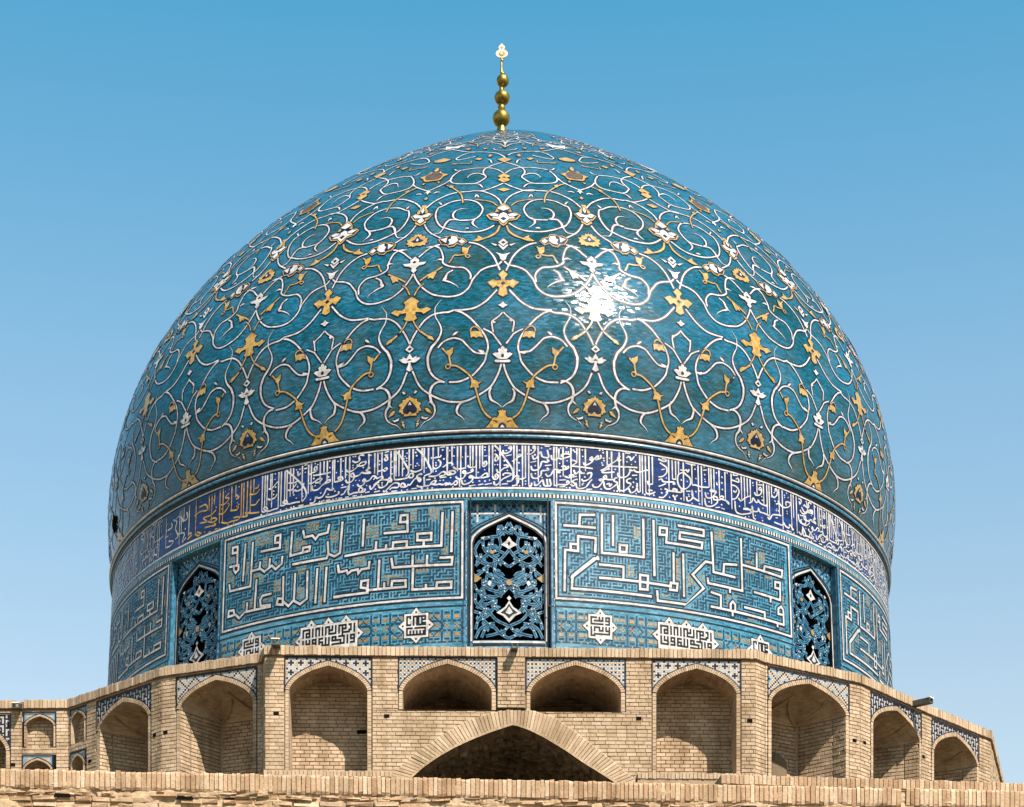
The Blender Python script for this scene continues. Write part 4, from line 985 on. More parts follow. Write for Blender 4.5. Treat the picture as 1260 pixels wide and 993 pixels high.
GAP = (-6.332, 0.540)
def dome_thing():
    dome = thing('tiled_dome', 'large bulbous turquoise tiled dome covered in white and ochre scrolling vines', 'dome', (0, 0, ZW))
    # shell
    nu, na = 512, 190
    aa = ARC[-1] * np.linspace(0, 1, na)
    uu = np.linspace(0, 2 * pi, nu + 1) / SEC
    G = dome_pt(uu[None, :] - 16, aa[:, None] * np.ones((1, nu + 1)))
    q = MB(); q.grid(G[:, ::1])
    me = q.mesh('dome_shell', M['dome'], smooth=True)
    uvl = me.uv_layers.new(name='UVMap')
    UV = np.stack([np.broadcast_to(uu * SEC * 8, (na, nu + 1)), np.broadcast_to(aa[:, None], (na, nu + 1))], -1).reshape(-1, 2)
    li = np.empty(len(me.loops), dtype=np.int32); me.loops.foreach_get('vertex_index', li)
    uvl.data.foreach_set('uv', UV[li].ravel().astype(np.float32))
    o = bpy.data.objects.new('dome_shell', me); COL.objects.link(o); attach(o, dome)
    # ornament
    ribs = []
    for ln in ORN_RIB.strip().split('\n'):
        t = ln.split(); cls, tp = t[0][0], int(t[0][1]); w = float(t[1]) / 1000
        P = np.array([tuple(map(float, x.split(','))) for x in t[2:]])
        ribs.append((cls, tp, w, P))
    for cls, tp, w, P in list(ribs):          # the scrolls repeat, smaller, towards the crown
        if 4.75 < P[:, 1].mean() < 6.6: ribs.append((cls, tp, w * .8, P + np.array([0, 3.05])))
        if 5.6 < P[:, 1].mean() < 6.6: ribs.append((cls, tp, w * .7, P * np.array([1, .8]) + np.array([0, 4.95])))
    pols = {}
    for ln in ORN_POL.strip().split('\n'):
        t = ln.split(); nm, ax = t[0].split(':'); lay, col = int(t[1][0]), t[1][1]
        P = np.array([tuple(map(float, x.split(','))) for x in t[2:]])
        pols.setdefault((nm, ax), []).append((lay, col, P))
    def local(P):                       # sector units -> metres about the mean height
        r = np.interp(P[:, 1], ARC, PR)
        return r
    def band(P, w, tp):
        rm = float(np.mean(local(P)))
        X = np.stack([P[:, 0] * SEC * rm, P[:, 1]], 1)
        # the local stretch of the dome narrows upward: correct the half width with the true radius
        L, R, C = edges2d(X, w, tp, n=7)
        rc = np.interp(C[:, 1], ARC, PR)
        k = rm / np.maximum(rc, .3)
        Lu = C[:, 0] / (SEC * rm) + (L[:, 0] - C[:, 0]) * k / (SEC * rm)
        Ru = C[:, 0] / (SEC * rm) + (R[:, 0] - C[:, 0]) * k / (SEC * rm)
        return np.stack([Lu, L[:, 1]], 1), np.stack([Ru, R[:, 1]], 1)
    bands = []
    for i, (cls, tp, w, P) in enumerate(ribs):
        wf = band(P, w * (.72 if cls == 'w' else .76), tp)
        wo = band(P, w + (.036 if cls == 'w' else .020), tp if tp != 2 else 2)
        bands.append((cls, i, wf, wo))
    def grow(P, g):
        rm = float(np.mean(local(P)))
        X = np.stack([P[:, 0] * SEC * rm, P[:, 1]], 1)
        d1 = np.roll(X, -1, 0) - X; d0 = X - np.roll(X, 1, 0)
        d0 /= np.maximum(np.linalg.norm(d0, axis=1), 1e-6)[:, None]; d1 /= np.maximum(np.linalg.norm(d1, axis=1), 1e-6)[:, None]
        area = .5 * np.sum(X[:, 0] * np.roll(X[:, 1], -1) - np.roll(X[:, 0], -1) * X[:, 1])
        s = 1 if area > 0 else -1
        n = np.stack([d0[:, 1] + d1[:, 1], -(d0[:, 0] + d1[:, 0])], 1) * s
        l = np.maximum(np.linalg.norm(n, axis=1), .6)[:, None]
        X = X + n / l * g
        return np.stack([X[:, 0] / (SEC * rm), X[:, 1]], 1)
    def mirror_close(P, axis):
        Q = P.copy(); Q[:, 0] = 2 * axis - Q[:, 0]
        Q = Q[::-1]
        if abs(P[0, 0] - axis) < 1e-6: Q = Q[:-1]
        if abs(P[-1, 0] - axis) < 1e-6: Q = Q[1:]
        return np.concatenate([P, Q])
    CI = {'g': 0, 'w': 1, 'b': 2, 't': 3, 'n': 4, 'k': 2}
    mats = [M['gold'], M['white'], M['dark'], M['teal2'], M['brown']]
    for k in range(-5, 6):
        wv, gv = MB(), MB()
        for cls, i, LR_, LRo_ in bands:
            LRO = (*LR_, *LRo_)
            for sgn in (1, -1):
                f = np.array([sgn, 1.0])
                dj = np.array([RNG.normal() * .006, RNG.normal() * .009])        # hand-set drift
                L, R, Lo, Ro = LRO[0] + dj * sgn, LRO[1] + dj * sgn, LRO[2] + dj * sgn, LRO[3] + dj * sgn
                if RNG.random() < .3:                     # a few pieces have dropped out
                    c_ = int(RNG.integers(1, 4)); n_ = len(L)
                    L, R = (L[c_:], R[c_:]) if RNG.random() < .5 else (L[:n_ - c_], R[:n_ - c_])
                o1 = .0022 + .00006 * (i % 30) + (.00003 if sgn > 0 else 0)
                if cls == 'w':
                    wv.strip(dome_pt(*(Lo * f).T, o1, k), dome_pt(*(Ro * f).T, o1, k), 2)
                    wv.strip(dome_pt(*(L * f).T, o1 + .0024, k), dome_pt(*(R * f).T, o1 + .0024, k), 1)
                    for jn in range(int(RNG.integers(2, 6)), len(L) - 2, 7):      # joints between the cut pieces
                        e_ = .09
                        quad = np.array([L[jn], R[jn], R[jn] + (R[jn + 1] - R[jn]) * e_, L[jn] + (L[jn + 1] - L[jn]) * e_])
                        wv.add(dome_pt(*(quad * f).T, o1 + .0044, k), [(0, 1, 2, 3)], 2)
                else:
                    gv.strip(dome_pt(*(Lo * f).T, o1 + .0044, k), dome_pt(*(Ro * f).T, o1 + .0044, k), 2)
                    gv.strip(dome_pt(*(L * f).T, o1 + .0064, k), dome_pt(*(R * f).T, o1 + .0064, k), 0)
        wv.build('white_vine', mats, dome)
        gv.build('ochre_vine', mats, dome)
        for (nm, ax), lst in pols.items():
            for sgn in ((1, -1) if ax == 'M' else (1,)):
                q = None
                for j, (lay, col, P) in enumerate(lst):
                    if lay == 1 or q is None:
                        if q is not None: q.build(nm, mats, dome)
                        q = MB()
                    axv = 0.0 if ax == 'A' else 1.0
                    f = np.array([sgn, 1.0]); e = .0002 * j
                    if ax == 'M': XS = [P]
                    elif np.abs(P[:, 0] - axv).min() > 1e-6: XS = [P, P * np.array([-1, 1]) + np.array([2 * axv, 0])]
                    else: XS = [mirror_close(P, axv)]
                    for X in XS:
                        if lay == 1:
                            Y = grow(X, .02) * f
                            q.add(dome_pt(*Y.T, .0088 + e * .5, k), [tuple(range(len(Y)))], 2)
                        q.add(dome_pt(*(X * f).T, .0090 + .0024 * lay + e * .5, k), [tuple(range(len(X)))], CI[col])
                q.build(nm, mats, dome)
    # a dark gap where tiles are missing, low on the left flank
    q = MB(); aa_ = np.linspace(0, 2 * pi, 14, endpoint=False)
    q.add(dome_pt(GAP[0] + .16 + .13 * np.cos(aa_) * (1 + .2 * np.sin(3 * aa_)), GAP[1] + .16 * np.sin(aa_), .022), [tuple(range(14))], 0)
    q.build('missing_tile_gap', M['void'], dome)
    # rim mouldings
    def lathe(name, prof, m, n=360):
        q = MB(); th = np.linspace(0, 2 * pi, n + 1)
        G = np.stack([np.stack([r * np.sin(th), -r * np.cos(th), np.full_like(th, z)], -1) for r, z in prof])
        q.grid(G); return q.build(name, M[m], dome, smooth=False)
    lathe('dark_fillet', [(7.98, 15.672), (8.035, 15.655), (8.035, 15.628)], 'black')
    lathe('white_moulding', [(8.0, 15.6281), (8.04, 15.626), (8.058, 15.612), (8.06, 15.596), (8.05, 15.58), (8.0, 15.575)], 'white')
    lathe('dark_fillet', [(8.03, 15.576), (8.03, 15.538)], 'black')
    lathe('teal_moulding', [(8.02, 15.5379), (8.045, 15.532), (8.05, 15.508), (8.04, 15.485), (7.9, 15.472)], 'teal2')
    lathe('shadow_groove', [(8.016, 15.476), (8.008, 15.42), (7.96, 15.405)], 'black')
    return dome
DOME = dome_thing()

def finial():
    X = .03; k = .017061
    zz = lambda y: (1660 - y) * k
    fin = thing('finial', 'gilded finial of three stacked balls with a pale pierced plate on the dome top', 'finial', (X, 0, zz(185)))
    def lathe(name, prof, m, n=40, cx=X):
        q = MB(); th = np.linspace(0, 2 * pi, n + 1)
        q.grid(np.stack([np.stack([cx + r * np.cos(th), r * np.sin(th), np.full_like(th, z)], -1) for r, z in prof]))
        return q.build(name, M[m], fin, smooth=True)
    def ball(yc, rx, rz, cx):
        t = np.linspace(-pi / 2, pi / 2, 22)
        return lathe('ball', [(max(rx * cos(a), .001), zz(yc) + rz * sin(a)) for a in t], 'gilt', cx=cx)
    lathe('stem', [(.13, zz(188)), (.115, zz(166)), (.10, zz(160)), (.085, zz(157.5)), (.07, zz(155)), (.06, zz(150)), (.05, zz(120)), (.042, zz(100)), (.030, zz(90)), (.022, zz(86)), (.020, zz(75)), (.018, zz(66))], 'gilt')
    lathe('collar', [(.06, zz(161.5)), (.082, zz(160.5)), (.085, zz(158.5)), (.06, zz(157))], 'gilt')
    ball(146, .181, .172, X - .006)
    lathe('collar', [(.055, zz(137)), (.072, zz(135.5)), (.078, zz(133)), (.070, zz(130.8)), (.045, zz(129.8))], 'gilt')
    ball(120.5, .162, .145, X + .012)
    lathe('collar', [(.04, zz(112)), (.047, zz(110)), (.04, zz(108))], 'gilt')
    ball(99.6, .130, .126, X + .025)
    lathe('collar', [(.04, zz(92.5)), (.052, zz(91.2)), (.045, zz(89.8)), (.02, zz(89))], 'gilt', cx=X + .02)
    lathe('collar', [(.018, zz(76.5)), (.034, zz(75.4)), (.034, zz(74)), (.018, zz(73))], 'gilt', cx=X + .01)
    # flat pierced plate, two lobes and a tip
    out = []
    def lobe(cx, yc, rx, ry, a0, a1, n):
        for a in np.linspace(a0, a1, n): out.append((cx + rx * cos(a), zz(yc) + ry * sin(a)))
    cx = X + .005
    lobe(cx, 66.3, .127, .088, -pi / 2, radians(66), 14)
    lobe(cx, 58.6, .066, .055, radians(-48), radians(60), 8)
    out += [(cx + .02, zz(54.9)), (cx, zz(53.6)), (cx - .02, zz(54.9))]
    lobe(cx, 58.6, .066, .055, radians(120), radians(228), 8)
    lobe(cx, 66.3, .127, .088, radians(114), radians(270), 14)
    n = len(out); q = MB()
    F = [(x, -.014, z) for x, z in out]; B = [(x, .014, z) for x, z in out]
    q.add(F + B, [tuple(range(n)), tuple(range(2 * n - 1, n - 1, -1))] + [(i, i + n, (i + 1) % n + n, (i + 1) % n) for i in range(n)])
    pl = q.build('ornament_plate', M['pale_gilt'], fin)
    q = MB()
    for yc, rx, ry in ((66.5, .062, .045), (58.8, .026, .02)):
        v = [(cx + rx * cos(a) * (1 + .18 * cos(6 * a)), -.020, zz(yc) + ry * sin(a) * (1 + .18 * cos(6 * a))) for a in np.linspace(0, 2 * pi, 36, endpoint=False)]
        w = [(cx + (x - cx) * .45, y - .004, zz(yc) + (z - zz(yc)) * .45) for x, y, z in v]
        q.add(v, [tuple(range(36))], 0); q.add(w, [tuple(range(36))], 1)
    q.build('rosette', [M['gold'], M['pale_gilt']], pl)
finial()

# ------------------------------------------------------------------ the drum
DZ = np.array([9.0, 12.745, 14.40, 14.61, 15.45]); DR = np.array([8.27, 8.112, 8.035, 8.024, 7.985])
WINS = (-43.5, 1.1, 45.6)                   # window centres in degrees
WHALF = 5.0
PITCH = 44.6

def drum_pt(th, z, off=0.0):
    th = np.radians(np.asarray(th, float)); z = np.asarray(z, float)
    r = np.interp(z, DZ, DR) + off
    return np.stack([r * np.sin(th), -r * np.cos(th), z + 0 * th], -1)

KM = radians(1) * 8.05                      # metres per degree on the drum
E_I = [0]
def jit():
    E_I[0] += 1
    return .00012 * (E_I[0] % 24)

def band2(q, P, w, m, off, taper=0, miter=False, n=5):
    """band on the drum, P in (degrees, metres)"""
    X = np.asarray(P, float).copy(); X[:, 0] *= KM
    L, R, C = edges2d(X, w, taper, n, miter)
    if miter:                                # long straight runs follow the curve
        def dens(A):
            out = [A[:1]]
            for i in range(len(A) - 1):
                k = max(1, int(np.linalg.norm(P[i + 1] - P[i]) * KM / .15) if False else int(np.linalg.norm(C[min(i + 1, len(C) - 1)] - C[i]) / .15) + 1)
                t = np.linspace(0, 1, k + 1)[1:, None]
                out.append(A[i] * (1 - t) + A[i + 1] * t)
            return np.concatenate(out)
        L, R = dens(L), dens(R)
    o = off + jit()
    q.strip(drum_pt(L[:, 0] / KM, L[:, 1], o), drum_pt(R[:, 0] / KM, R[:, 1], o), m)

def ringstrip(q, z0, z1, off, m, a0=-180, a1=180, step=1.0):
    n = max(2, int(abs(a1 - a0) / step) + 1)
    th = np.linspace(a0, a1, n)
    q.strip(drum_pt(th, np.full(n, z0), off), drum_pt(th, np.full(n, z1), off), m)

def cellquad(q, t0, t1, z0, z1, off, m):
    n = max(2, int((t1 - t0) / 1.0) + 2)
    th = np.linspace(t0, t1, n)
    q.strip(drum_pt(th, np.full(n, z0), off), drum_pt(th, np.full(n, z1), off), m)

def drum_uv(me, q):
    V = np.concatenate(q.v)
    th = np.arctan2(V[:, 0], -V[:, 1]) * 8.05
    uvl = me.uv_layers.new(name='UVMap')
    li = np.empty(len(me.loops), dtype=np.int32); me.loops.foreach_get('vertex_index', li)
    uvl.data.foreach_set('uv', np.stack([th, V[:, 2]], -1)[li].ravel().astype(np.float32))

def uvbuild(q, name, mats, parent, smooth=False):
    me = q.mesh(name, mats, smooth); drum_uv(me, q)
    o = bpy.data.objects.new(name, me); COL.objects.link(o); attach(o, parent)
    return o

def drum_thing():
    drum = thing('tiled_drum', 'cylindrical turquoise drum with square kufic panels and a blue inscription band under the dome', 'drum', (0, 0, 10.6))
    rec = .13
    # wall between the windows
    q = MB()
    wtop = 14.43
    edges = []
    for c in WINS: edges += [c - WHALF, c + WHALF]
    spans = [(edges[-1], 360 + edges[0])] + [(edges[i], edges[i + 1]) for i in (1, 3)]
    for a0, a1 in spans:
        th = np.linspace(a0, a1, int((a1 - a0) / .8) + 2)
        zs = np.linspace(10.6, wtop, 12)
        q.grid(drum_pt(th[None, :], zs[:, None] * np.ones((1, len(th)))))
    th = np.linspace(-180, 180, 451)
    zs = np.array([wtop, 14.52, 14.61])
    q.grid(drum_pt(th[None, :], zs[:, None] * np.ones((1, len(th)))))
    uvbuild(q, 'drum_wall', M['teal'], drum, smooth=True)
    # cobalt band
    q = MB(); zs = np.linspace(14.61, 15.45, 4)
    q.grid(drum_pt(th[None, :], zs[:, None] * np.ones((1, len(th)))))
    band = uvbuild(q, 'inscription_band', M['blue'], drum, smooth=True)
    q = MB()
    ringstrip(q, 15.385, 15.425, .012, 0); ringstrip(q, 14.612, 14.648, .008, 0)
    q.build('white_border', M['white'], band)
    # ---- lettering
    S = []
    for ln in INSC.strip().split('\n'):
        t = ln.split()
        if len(t) < 2: continue
        S.append((t[0], np.array([(float(a.split(',')[0]), float(a.split(',')[1]) / 1000) for a in t[1:]])))
    wq, gq = MB(), MB()
    ZB, ZT = 14.655, 15.375
    def put(kind, P, allow_gold=True):
        P = P.copy(); P[:, 1] = np.clip(P[:, 1], ZB + .01, ZT - .004)
        c = P[:, 0].mean()
        if kind == 'd':
            for a, z in P:
                qq = gq if (-44.8 < a < -32 and allow_gold) else wq
                r = .017 * random.uniform(.8, 1.15); o = .005 + jit()
                ang = np.array([0, 1, 2, 3]) * pi / 2 + random.uniform(-.25, .25)
                qq.add(drum_pt(a + r * np.cos(ang) / KM * 1.1, z + r * np.sin(ang), o), [(0, 1, 2, 3)], 0)
            return
        qq = gq if (-44.8 < c < -32 and allow_gold) else wq
        if kind == 'v': band2(qq, P, .024, 0, .005, 4)
        elif kind == 's': band2(qq, P, .028, 0, .005, 5)
        else: band2(qq, P, .022, 0, .005, 5)
    for kd, P in S:
        put(kd, P)
        for sh, lo, hi, t0, t1 in ((62, -18, 40, 43.6, 104), (-78, -20, 26.5, -104, -51.4)):
            if kd == 'd':
                X = P + np.array([sh, 0]); X = X[(X[:, 0] > t0) & (X[:, 0] < t1)]
                if len(X): put('d', X, False)
            else:
                X = P + np.array([sh, 0])
                if t0 < X[:, 0].mean() < t1: put(kd, X, False)
    wq.build('white_lettering', M['white'], band); gq.build('ochre_lettering', M['gold'], band)
    # ---- dashed course under the band
    q = MB()
    ringstrip(q, 14.445, 14.4515, .004, 1)
    ringstrip(q, 14.475, 14.545, .004, 1)
    st = .46
    for i in range(-230, 230):
        cellquad(q, i * st, i * st + st * .52, 14.479, 14.541, .008, 0)
    q.build('dashed_course', [M['white'], M['black']], drum)
    # ---- kufic panels
    cell = .0280; cz = cell; ct = cell / KM
    def parse(s): return [np.array([(float(a.split(',')[0]), float(a.split(',')[1]) / 1000) for a in ln.split()]) for ln in s.strip().split('\n')]
    KL, KR = parse(KUF_L), parse(KUF_R)
    panels = [(-37.45, -4.55, KL, 0.0), (6.75, 39.95, KR, 0.0), (51.4, 84.4, KR, 44.6), (-82.1, -49.2, KL, -44.6)]
    for pi_, (t0, t1, letters, sh) in enumerate(panels):
        rnd = random.Random(40 + pi_)
        z0, z1 = 12.745, 14.40
        pq = MB()
        def rect(w, m, off, g):
            P = np.array([(t0 + g / KM, z0 + g), (t1 - g / KM, z0 + g), (t1 - g / KM, z1 - g), (t0 + g / KM, z1 - g), (t0 + g / KM, z0 + g)])
            for a in range(4): band2(pq, P[a:a + 2], w, m, off, miter=True)
        rect(.095, 1, .004, 0); rect(.035, 0, .008, 0)
        rect(.022, 1, .004, -.135)
        lab = {0: 'panel left of the middle window', 1: 'panel right of the middle window'}.get(pi_)
        pan = pq.build('kufic_panel', [M['white'], M['navy']], drum)
        lq = MB()
        nx, nz = int((t1 - t0) / ct), int((z1 - z0) / cz)
        occ = np.zeros((nx, nz), bool)
        occ[:3] = occ[-3:] = True; occ[:, :3] = occ[:, -3:] = True
        for P in letters:
            P = P + np.array([sh, 0])
            band2(lq, P, .092, 1, .004, miter=True)
            band2(lq, P, .039, 0, .0085, miter=True)
            for a, b in zip(P[:-1], P[1:]):
                n = int(np.hypot((b[0] - a[0]) * KM, b[1] - a[1]) / .02) + 2
                for s in np.linspace(0, 1, n):
                    x, z = a + (b - a) * s
                    i, j = (x - t0) / ct, (z - z0) / cz
                    i0, i1, j0, j1 = int(i - 1.6), int(i + 2.6), int(j - 1.6), int(j + 2.6)
                    occ[max(i0, 0):max(i1, 0), max(j0, 0):max(j1, 0)] = True
        lq.build('kufic_lettering', [M['white'], M['navy']], pan)
        # small square-kufic fill: labyrinth strokes two cells apart, in blocks like the little words of the panel
        fq = MB(); used = np.zeros((nx, nz), int)
        free = ~occ
        bw = 8
        for bi in range(0, nx, bw):
            for bj in range(0, nz, bw):
                colr = 2 if rnd.random() < .17 else 1
                horiz = rnd.random() < .5
                for i in range(bi + 1, min(bi + bw, nx), 2):
                    for j in range(bj + 1, min(bj + bw, nz), 2):
                        if not free[i, j]: continue
                        used[i, j] = colr
                        r = rnd.random()
                        d = ((1, 0) if horiz else (0, 1)) if r < .60 else ((0, 1) if horiz else (1, 0))
                        if r > .95: continue
                        a, b = i + d[0], j + d[1]
                        if a < nx and b < nz and free[a, b]: used[a, b] = colr
        for j in range(nz):
            i = 0
            while i < nx:
                c = used[i, j]
                if c and not (c and j > 0 and used[i, j - 1] == c and (i + 1 >= nx or used[i + 1, j] != c) and (i == 0 or used[i - 1, j] != c)):
                    k = i
                    while k < nx and used[k, j] == c: k += 1
                    if c == 2:
                        for x in range(i, k, 3): cellquad(fq, t0 + x * ct, t0 + min(x + 2, k) * ct, z0 + j * cz, z0 + (j + 1) * cz, .0042, 1)
                    else: cellquad(fq, t0 + i * ct, t0 + k * ct, z0 + j * cz, z0 + (j + 1) * cz, .0042, 0)
                    i = k
                else:
                    if c: cellquad(fq, t0 + i * ct, t0 + (i + 1) * ct, z0 + j * cz, z0 + (j + 1) * cz, .0042, 0 if c == 1 else 1)
                    i += 1
        fq.build('small_kufic_fill', [M['navy2'], M['ochre']], pan, kind='stuff')
    # ---- foot band with white cartouches
    SMALL = {0: ["XXX.XXXXXXXX", "X.X.X.XX.X.X", "X...X.XX.XXX", "X...X.XX.X..", "X...X.XX.XXX", "XXX.X.XXXXXX", "............", "XXXX.XXXXXXX", "X..........X", "X.X.X.X.X.XX", "X.X.X.X.X.XX", "XXXXXXXXXXXX"],
             1: ["XXXX.X.X.XXX", "X....X.X.X.X", "X.XXXXXX.XXX", "X..........X", "XXXXXXXX.XXX", "............", "X.XXXX.X.X.X", "X.X..X.X.X.X", "X.X..XXX.XXX", "X..........X", "X.XXXXXXXXXX", "XXX........."]}
    WIDE = ["XXXXX.X.XXX.X.XXX.X.X.XXXXX.XX.X", "X...X.X.X.X.X.X.X.X.X.X.X.X..X.X", "X.XXX.X.X.X.X.X.XXX.X.X.XXX..X.X", "X.X.X.X.X.X.X.X.X...X.X.X...XX.X", "X.XXX.X.X.X.X.X.XXXXX.X.XXXXX..X", "........................X.......",
            "X.X.X.XXX.XXX.X.X.XXX.XXXX.X.XXX", "X.X.X.X.X.X...X.X.X.X....X.X.X.X", "X.XXX.XXX.XXX.X.X.XXXXXX.X.X.XXX", "X...X...X.X.X.X.X......X.X.X...X", "XXXXX.XXX.XXXXXXX.XXXXXXXX.X.XXX", "................................"]
    def cartouche(tc, zc, rows, c, tips):
        q = MB(); w, h = len(rows[0]), len(rows); cc = c / KM
        x0 = tc - (w / 2) * cc; zt = zc + h / 2 * c
        cellquad(q, x0 - 1.8 * cc, x0 + (w + 1.8) * cc, zt - (h + 1.8) * c, zt + 1.8 * c, .0055, 1)
        cellquad(q, x0 - 1.3 * cc, x0 + (w + 1.3) * cc, zt - (h + 1.3) * c, zt + 1.3 * c, .0085, 0)
        for (px, pz, dx, dz) in tips:
            a, b = tc + px * cc, zc + pz * c
            for g, o, m in ((.6, .0052, 1), (0, .009, 0)):
                s = 3.2 + g
                tri = [(a - (dz and s) * cc - (dx and 0), b - (dx and s) * c), (a + (dz and s) * cc, b + (dx and s) * c), (a + dx * (s + .4) * cc, b + dz * (s + .4) * c)]
                T = np.array(tri); q.add(drum_pt(T[:, 0], T[:, 1], o + jit()), [(0, 1, 2)], m)
            a2, b2 = a + dx * .9 * cc, b + dz * .9 * c
            cellquad(q, a2 - .5 * cc, a2 + .5 * cc, b2 - .5 * c, b2 + .5 * c, .0135, 1)
        for j, r in enumerate(rows):
            i = 0
            while i < w:
                if r[i] == 'X':
                    k = i
                    while k < w and r[k] == 'X': k += 1
                    cellquad(q, x0 + i * cc, x0 + k * cc, zt - (j + 1) * c, zt - j * c, .0125, 1); i = k
                else: i += 1
        q.build('white_cartouche', [M['white'], M['black']], drum)
    for wi, c0 in enumerate(WINS):
        for sg, rows in ((-11.2, SMALL[0]), (11.0, SMALL[1])):
            cartouche(c0 + sg, 12.30, rows, .0285, [(0, 7.2, 0, 1), (0, -7.2, 0, -1), (7.2, 0, 1, 0), (-7.2, 0, -1, 0)])
    for c0 in (-21.3, 23.3, -65.8, 67.9):
        cartouche(c0, 12.26, WIDE, .0312, [(0, 7.2, 0, 1), (-10.5, 7.2, 0, 1), (10.5, 7.2, 0, 1), (17.2, 0, 1, 0), (-17.2, 0, -1, 0), (0, -7.2, 0, -1)])
    fq = MB()
    z0, z1 = 11.97, 12.60
    for a0, a1 in [(edges[1], edges[2]), (edges[3], edges[4]), (edges[5], edges[5] + 34.6), (edges[0] - 34.6, edges[0])]:
        for z in (12.60, 11.985): ringstrip(fq, z, z + .022, .004, 0, a0 + .55, a1 - .55)
        for t in (a0 + .55, a1 - .55): cellquad(fq, t - .08, t + .08, z0, 12.60, .0043, 0)
        t0 = a0 + .55; n = int((a1 - a0 - 1.1) / ct); H = 20
        for i in range(n):
            for j in range(H):
                x = (i - n // 2) % 44; x = min(x, 44 - x)       # mirror symmetric repeat
                y = abs(j - 10); c = None
                if x in (5, 11, 17) and y != 3 and not (x == 11 and y < 3): c = 0
                if y == 3 and x not in (5, 11, 17, 8, 14, 2): c = 0
                if y == 8 and x % 6 in (1, 2, 3): c = 0
                if (abs(x - 11) + y == 4 or abs(x - 22) + y == 6 or x + y == 6) and (i + j) % 2 == 0: c = 0
                m_, n_ = x % 6, y % 5
                if c is None and m_ in (1, 2, 3) and n_ in (0, 1) and y < 9 and (m_ + n_ + x // 6) % 2: c = 1
                if c is None and m_ in (1, 3) and y in (5, 6) : c = 1
                if c is None and m_ == 2 and y in (6, 10): c = 1
                if c is not None: cellquad(fq, t0 + i * ct, t0 + (i + 1) * ct, z0 + (j + .5) * cz, z0 + (j + 1.5) * cz, .0040, c)
    fq.build('foot_band_pattern', [M['navy2'], M['ochre']], drum, kind='stuff')
    # ---- windows
    WA = np.array([tuple(map(float, t.split(','))) for t in WIN_ARCH.split()])
    WR = [np.array([tuple(map(float, t.split(','))) for t in ln.split()]) for ln in WIN_RIB.strip().split('\n')]
    WP = [(ln.split()[0], np.array([tuple(map(float, t.split(','))) for t in ln.split()[1:]])) for ln in WIN_POL.strip().split('\n')]
    for P0 in list(WR)[:14]:
        for sh in ((.62, .31), (-.8, -.42)):
            X = P0[:4] * np.array([.62, .55]) + np.array([P0[:, 0].mean() * .38 + sh[0], P0[:, 1].mean() * .45 + sh[1] * .3])
            if np.abs(X[:, 0]).max() < 3.9 and X[:, 1].min() > 12.1 and X[:, 1].max() < 13.85: WR.append(X)
    names = {0: 'window at the left edge of the drum in shade', 1: 'middle window facing the viewer', 2: 'window on the right of the drum with broken lattice'}
    for wi, c in enumerate(WINS):
        zb = 11.9
        half = WA.copy(); half[0, 1] = 12.05
        arch = np.concatenate([half, (half * np.array([-1, 1]))[::-1][1:]])
        arch[:, 0] += c
        q = MB()
        A0, A1 = c - WHALF, c + WHALF
        # reveal of the rectangular recess
        zs = np.linspace(10.6, wtop, 8)
        for t in (A0, A1):
            q.strip(drum_pt(np.full(8, t), zs, 0), drum_pt(np.full(8, t), zs, -rec), 0)
        ths = np.linspace(A0, A1, 13)
        q.strip(drum_pt(ths, np.full(13, wtop), 0), drum_pt(ths, np.full(13, wtop), -rec), 0)
        # recessed panel: spandrel above the arch, strips beside, sill below
        up = arch[1:-1]
        q.strip(drum_pt(up[:, 0], up[:, 1], -rec), drum_pt(up[:, 0], np.full(len(up), wtop), -rec), 0)
        for a, b in ((A0, up[0, 0]), (up[-1, 0], A1)):
            tt = np.linspace(a, b, 3); q.strip(drum_pt(tt, np.full(3, 10.6), -rec), drum_pt(tt, np.full(3, wtop), -rec), 0)
        tt = np.linspace(up[0, 0], up[-1, 0], 9); q.strip(drum_pt(tt, np.full(9, 10.6), -rec), drum_pt(tt, np.full(9, 12.05), -rec), 0)
        # jamb of the arched opening
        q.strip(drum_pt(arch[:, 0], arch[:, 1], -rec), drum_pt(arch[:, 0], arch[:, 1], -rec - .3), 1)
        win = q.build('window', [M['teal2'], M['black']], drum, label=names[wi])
        # dark room behind
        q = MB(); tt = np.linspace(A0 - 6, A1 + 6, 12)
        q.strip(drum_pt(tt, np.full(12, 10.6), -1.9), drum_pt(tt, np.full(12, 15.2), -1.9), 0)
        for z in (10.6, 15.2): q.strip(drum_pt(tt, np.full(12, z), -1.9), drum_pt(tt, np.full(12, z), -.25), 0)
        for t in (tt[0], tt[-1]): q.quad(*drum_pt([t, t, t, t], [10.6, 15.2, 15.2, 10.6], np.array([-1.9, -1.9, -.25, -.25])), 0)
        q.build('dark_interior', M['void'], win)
        # borders
        q = MB()
        E = arch.copy()
        b0 = len(q.v)
        def along(P, w, m, off):
            X = P.copy(); band2(q, X, w, m, off, miter=True)
        mid = np.concatenate([[arch[0]], arch[1:-1], [arch[-1]]])
        def scaled(P, g):
            k = P.copy(); k[:, 0] = c + (P[:, 0] - c) * (1 + g / (4.36 * KM)); k[:, 1] = P[:, 1] + g * .75 * (P[:, 1] > 12.5); return k
        along(scaled(arch, .012), .030, 1, -rec + .004)
        along(scaled(arch, .040), .032, 0, -rec + .010)
        along(scaled(arch, .085), .030, 1, -rec + .004)
        along(scaled(arch, .135), .018, 1, -rec + .005)
        along(np.array([(c - 4.3, 12.02), (c + 4.3, 12.02)]), .034, 0, -rec + .010)
        along(np.array([(c - 4.3, 11.97), (c + 4.3, 11.97)]), .03, 1, -rec + .005)
        for t in (A0 + .12, A1 - .12): along(np.array([(t, 10.7), (t, wtop)]), .03, 1, -rec + .005)
        q.build('window_border', [M['white'], M['black']], win)
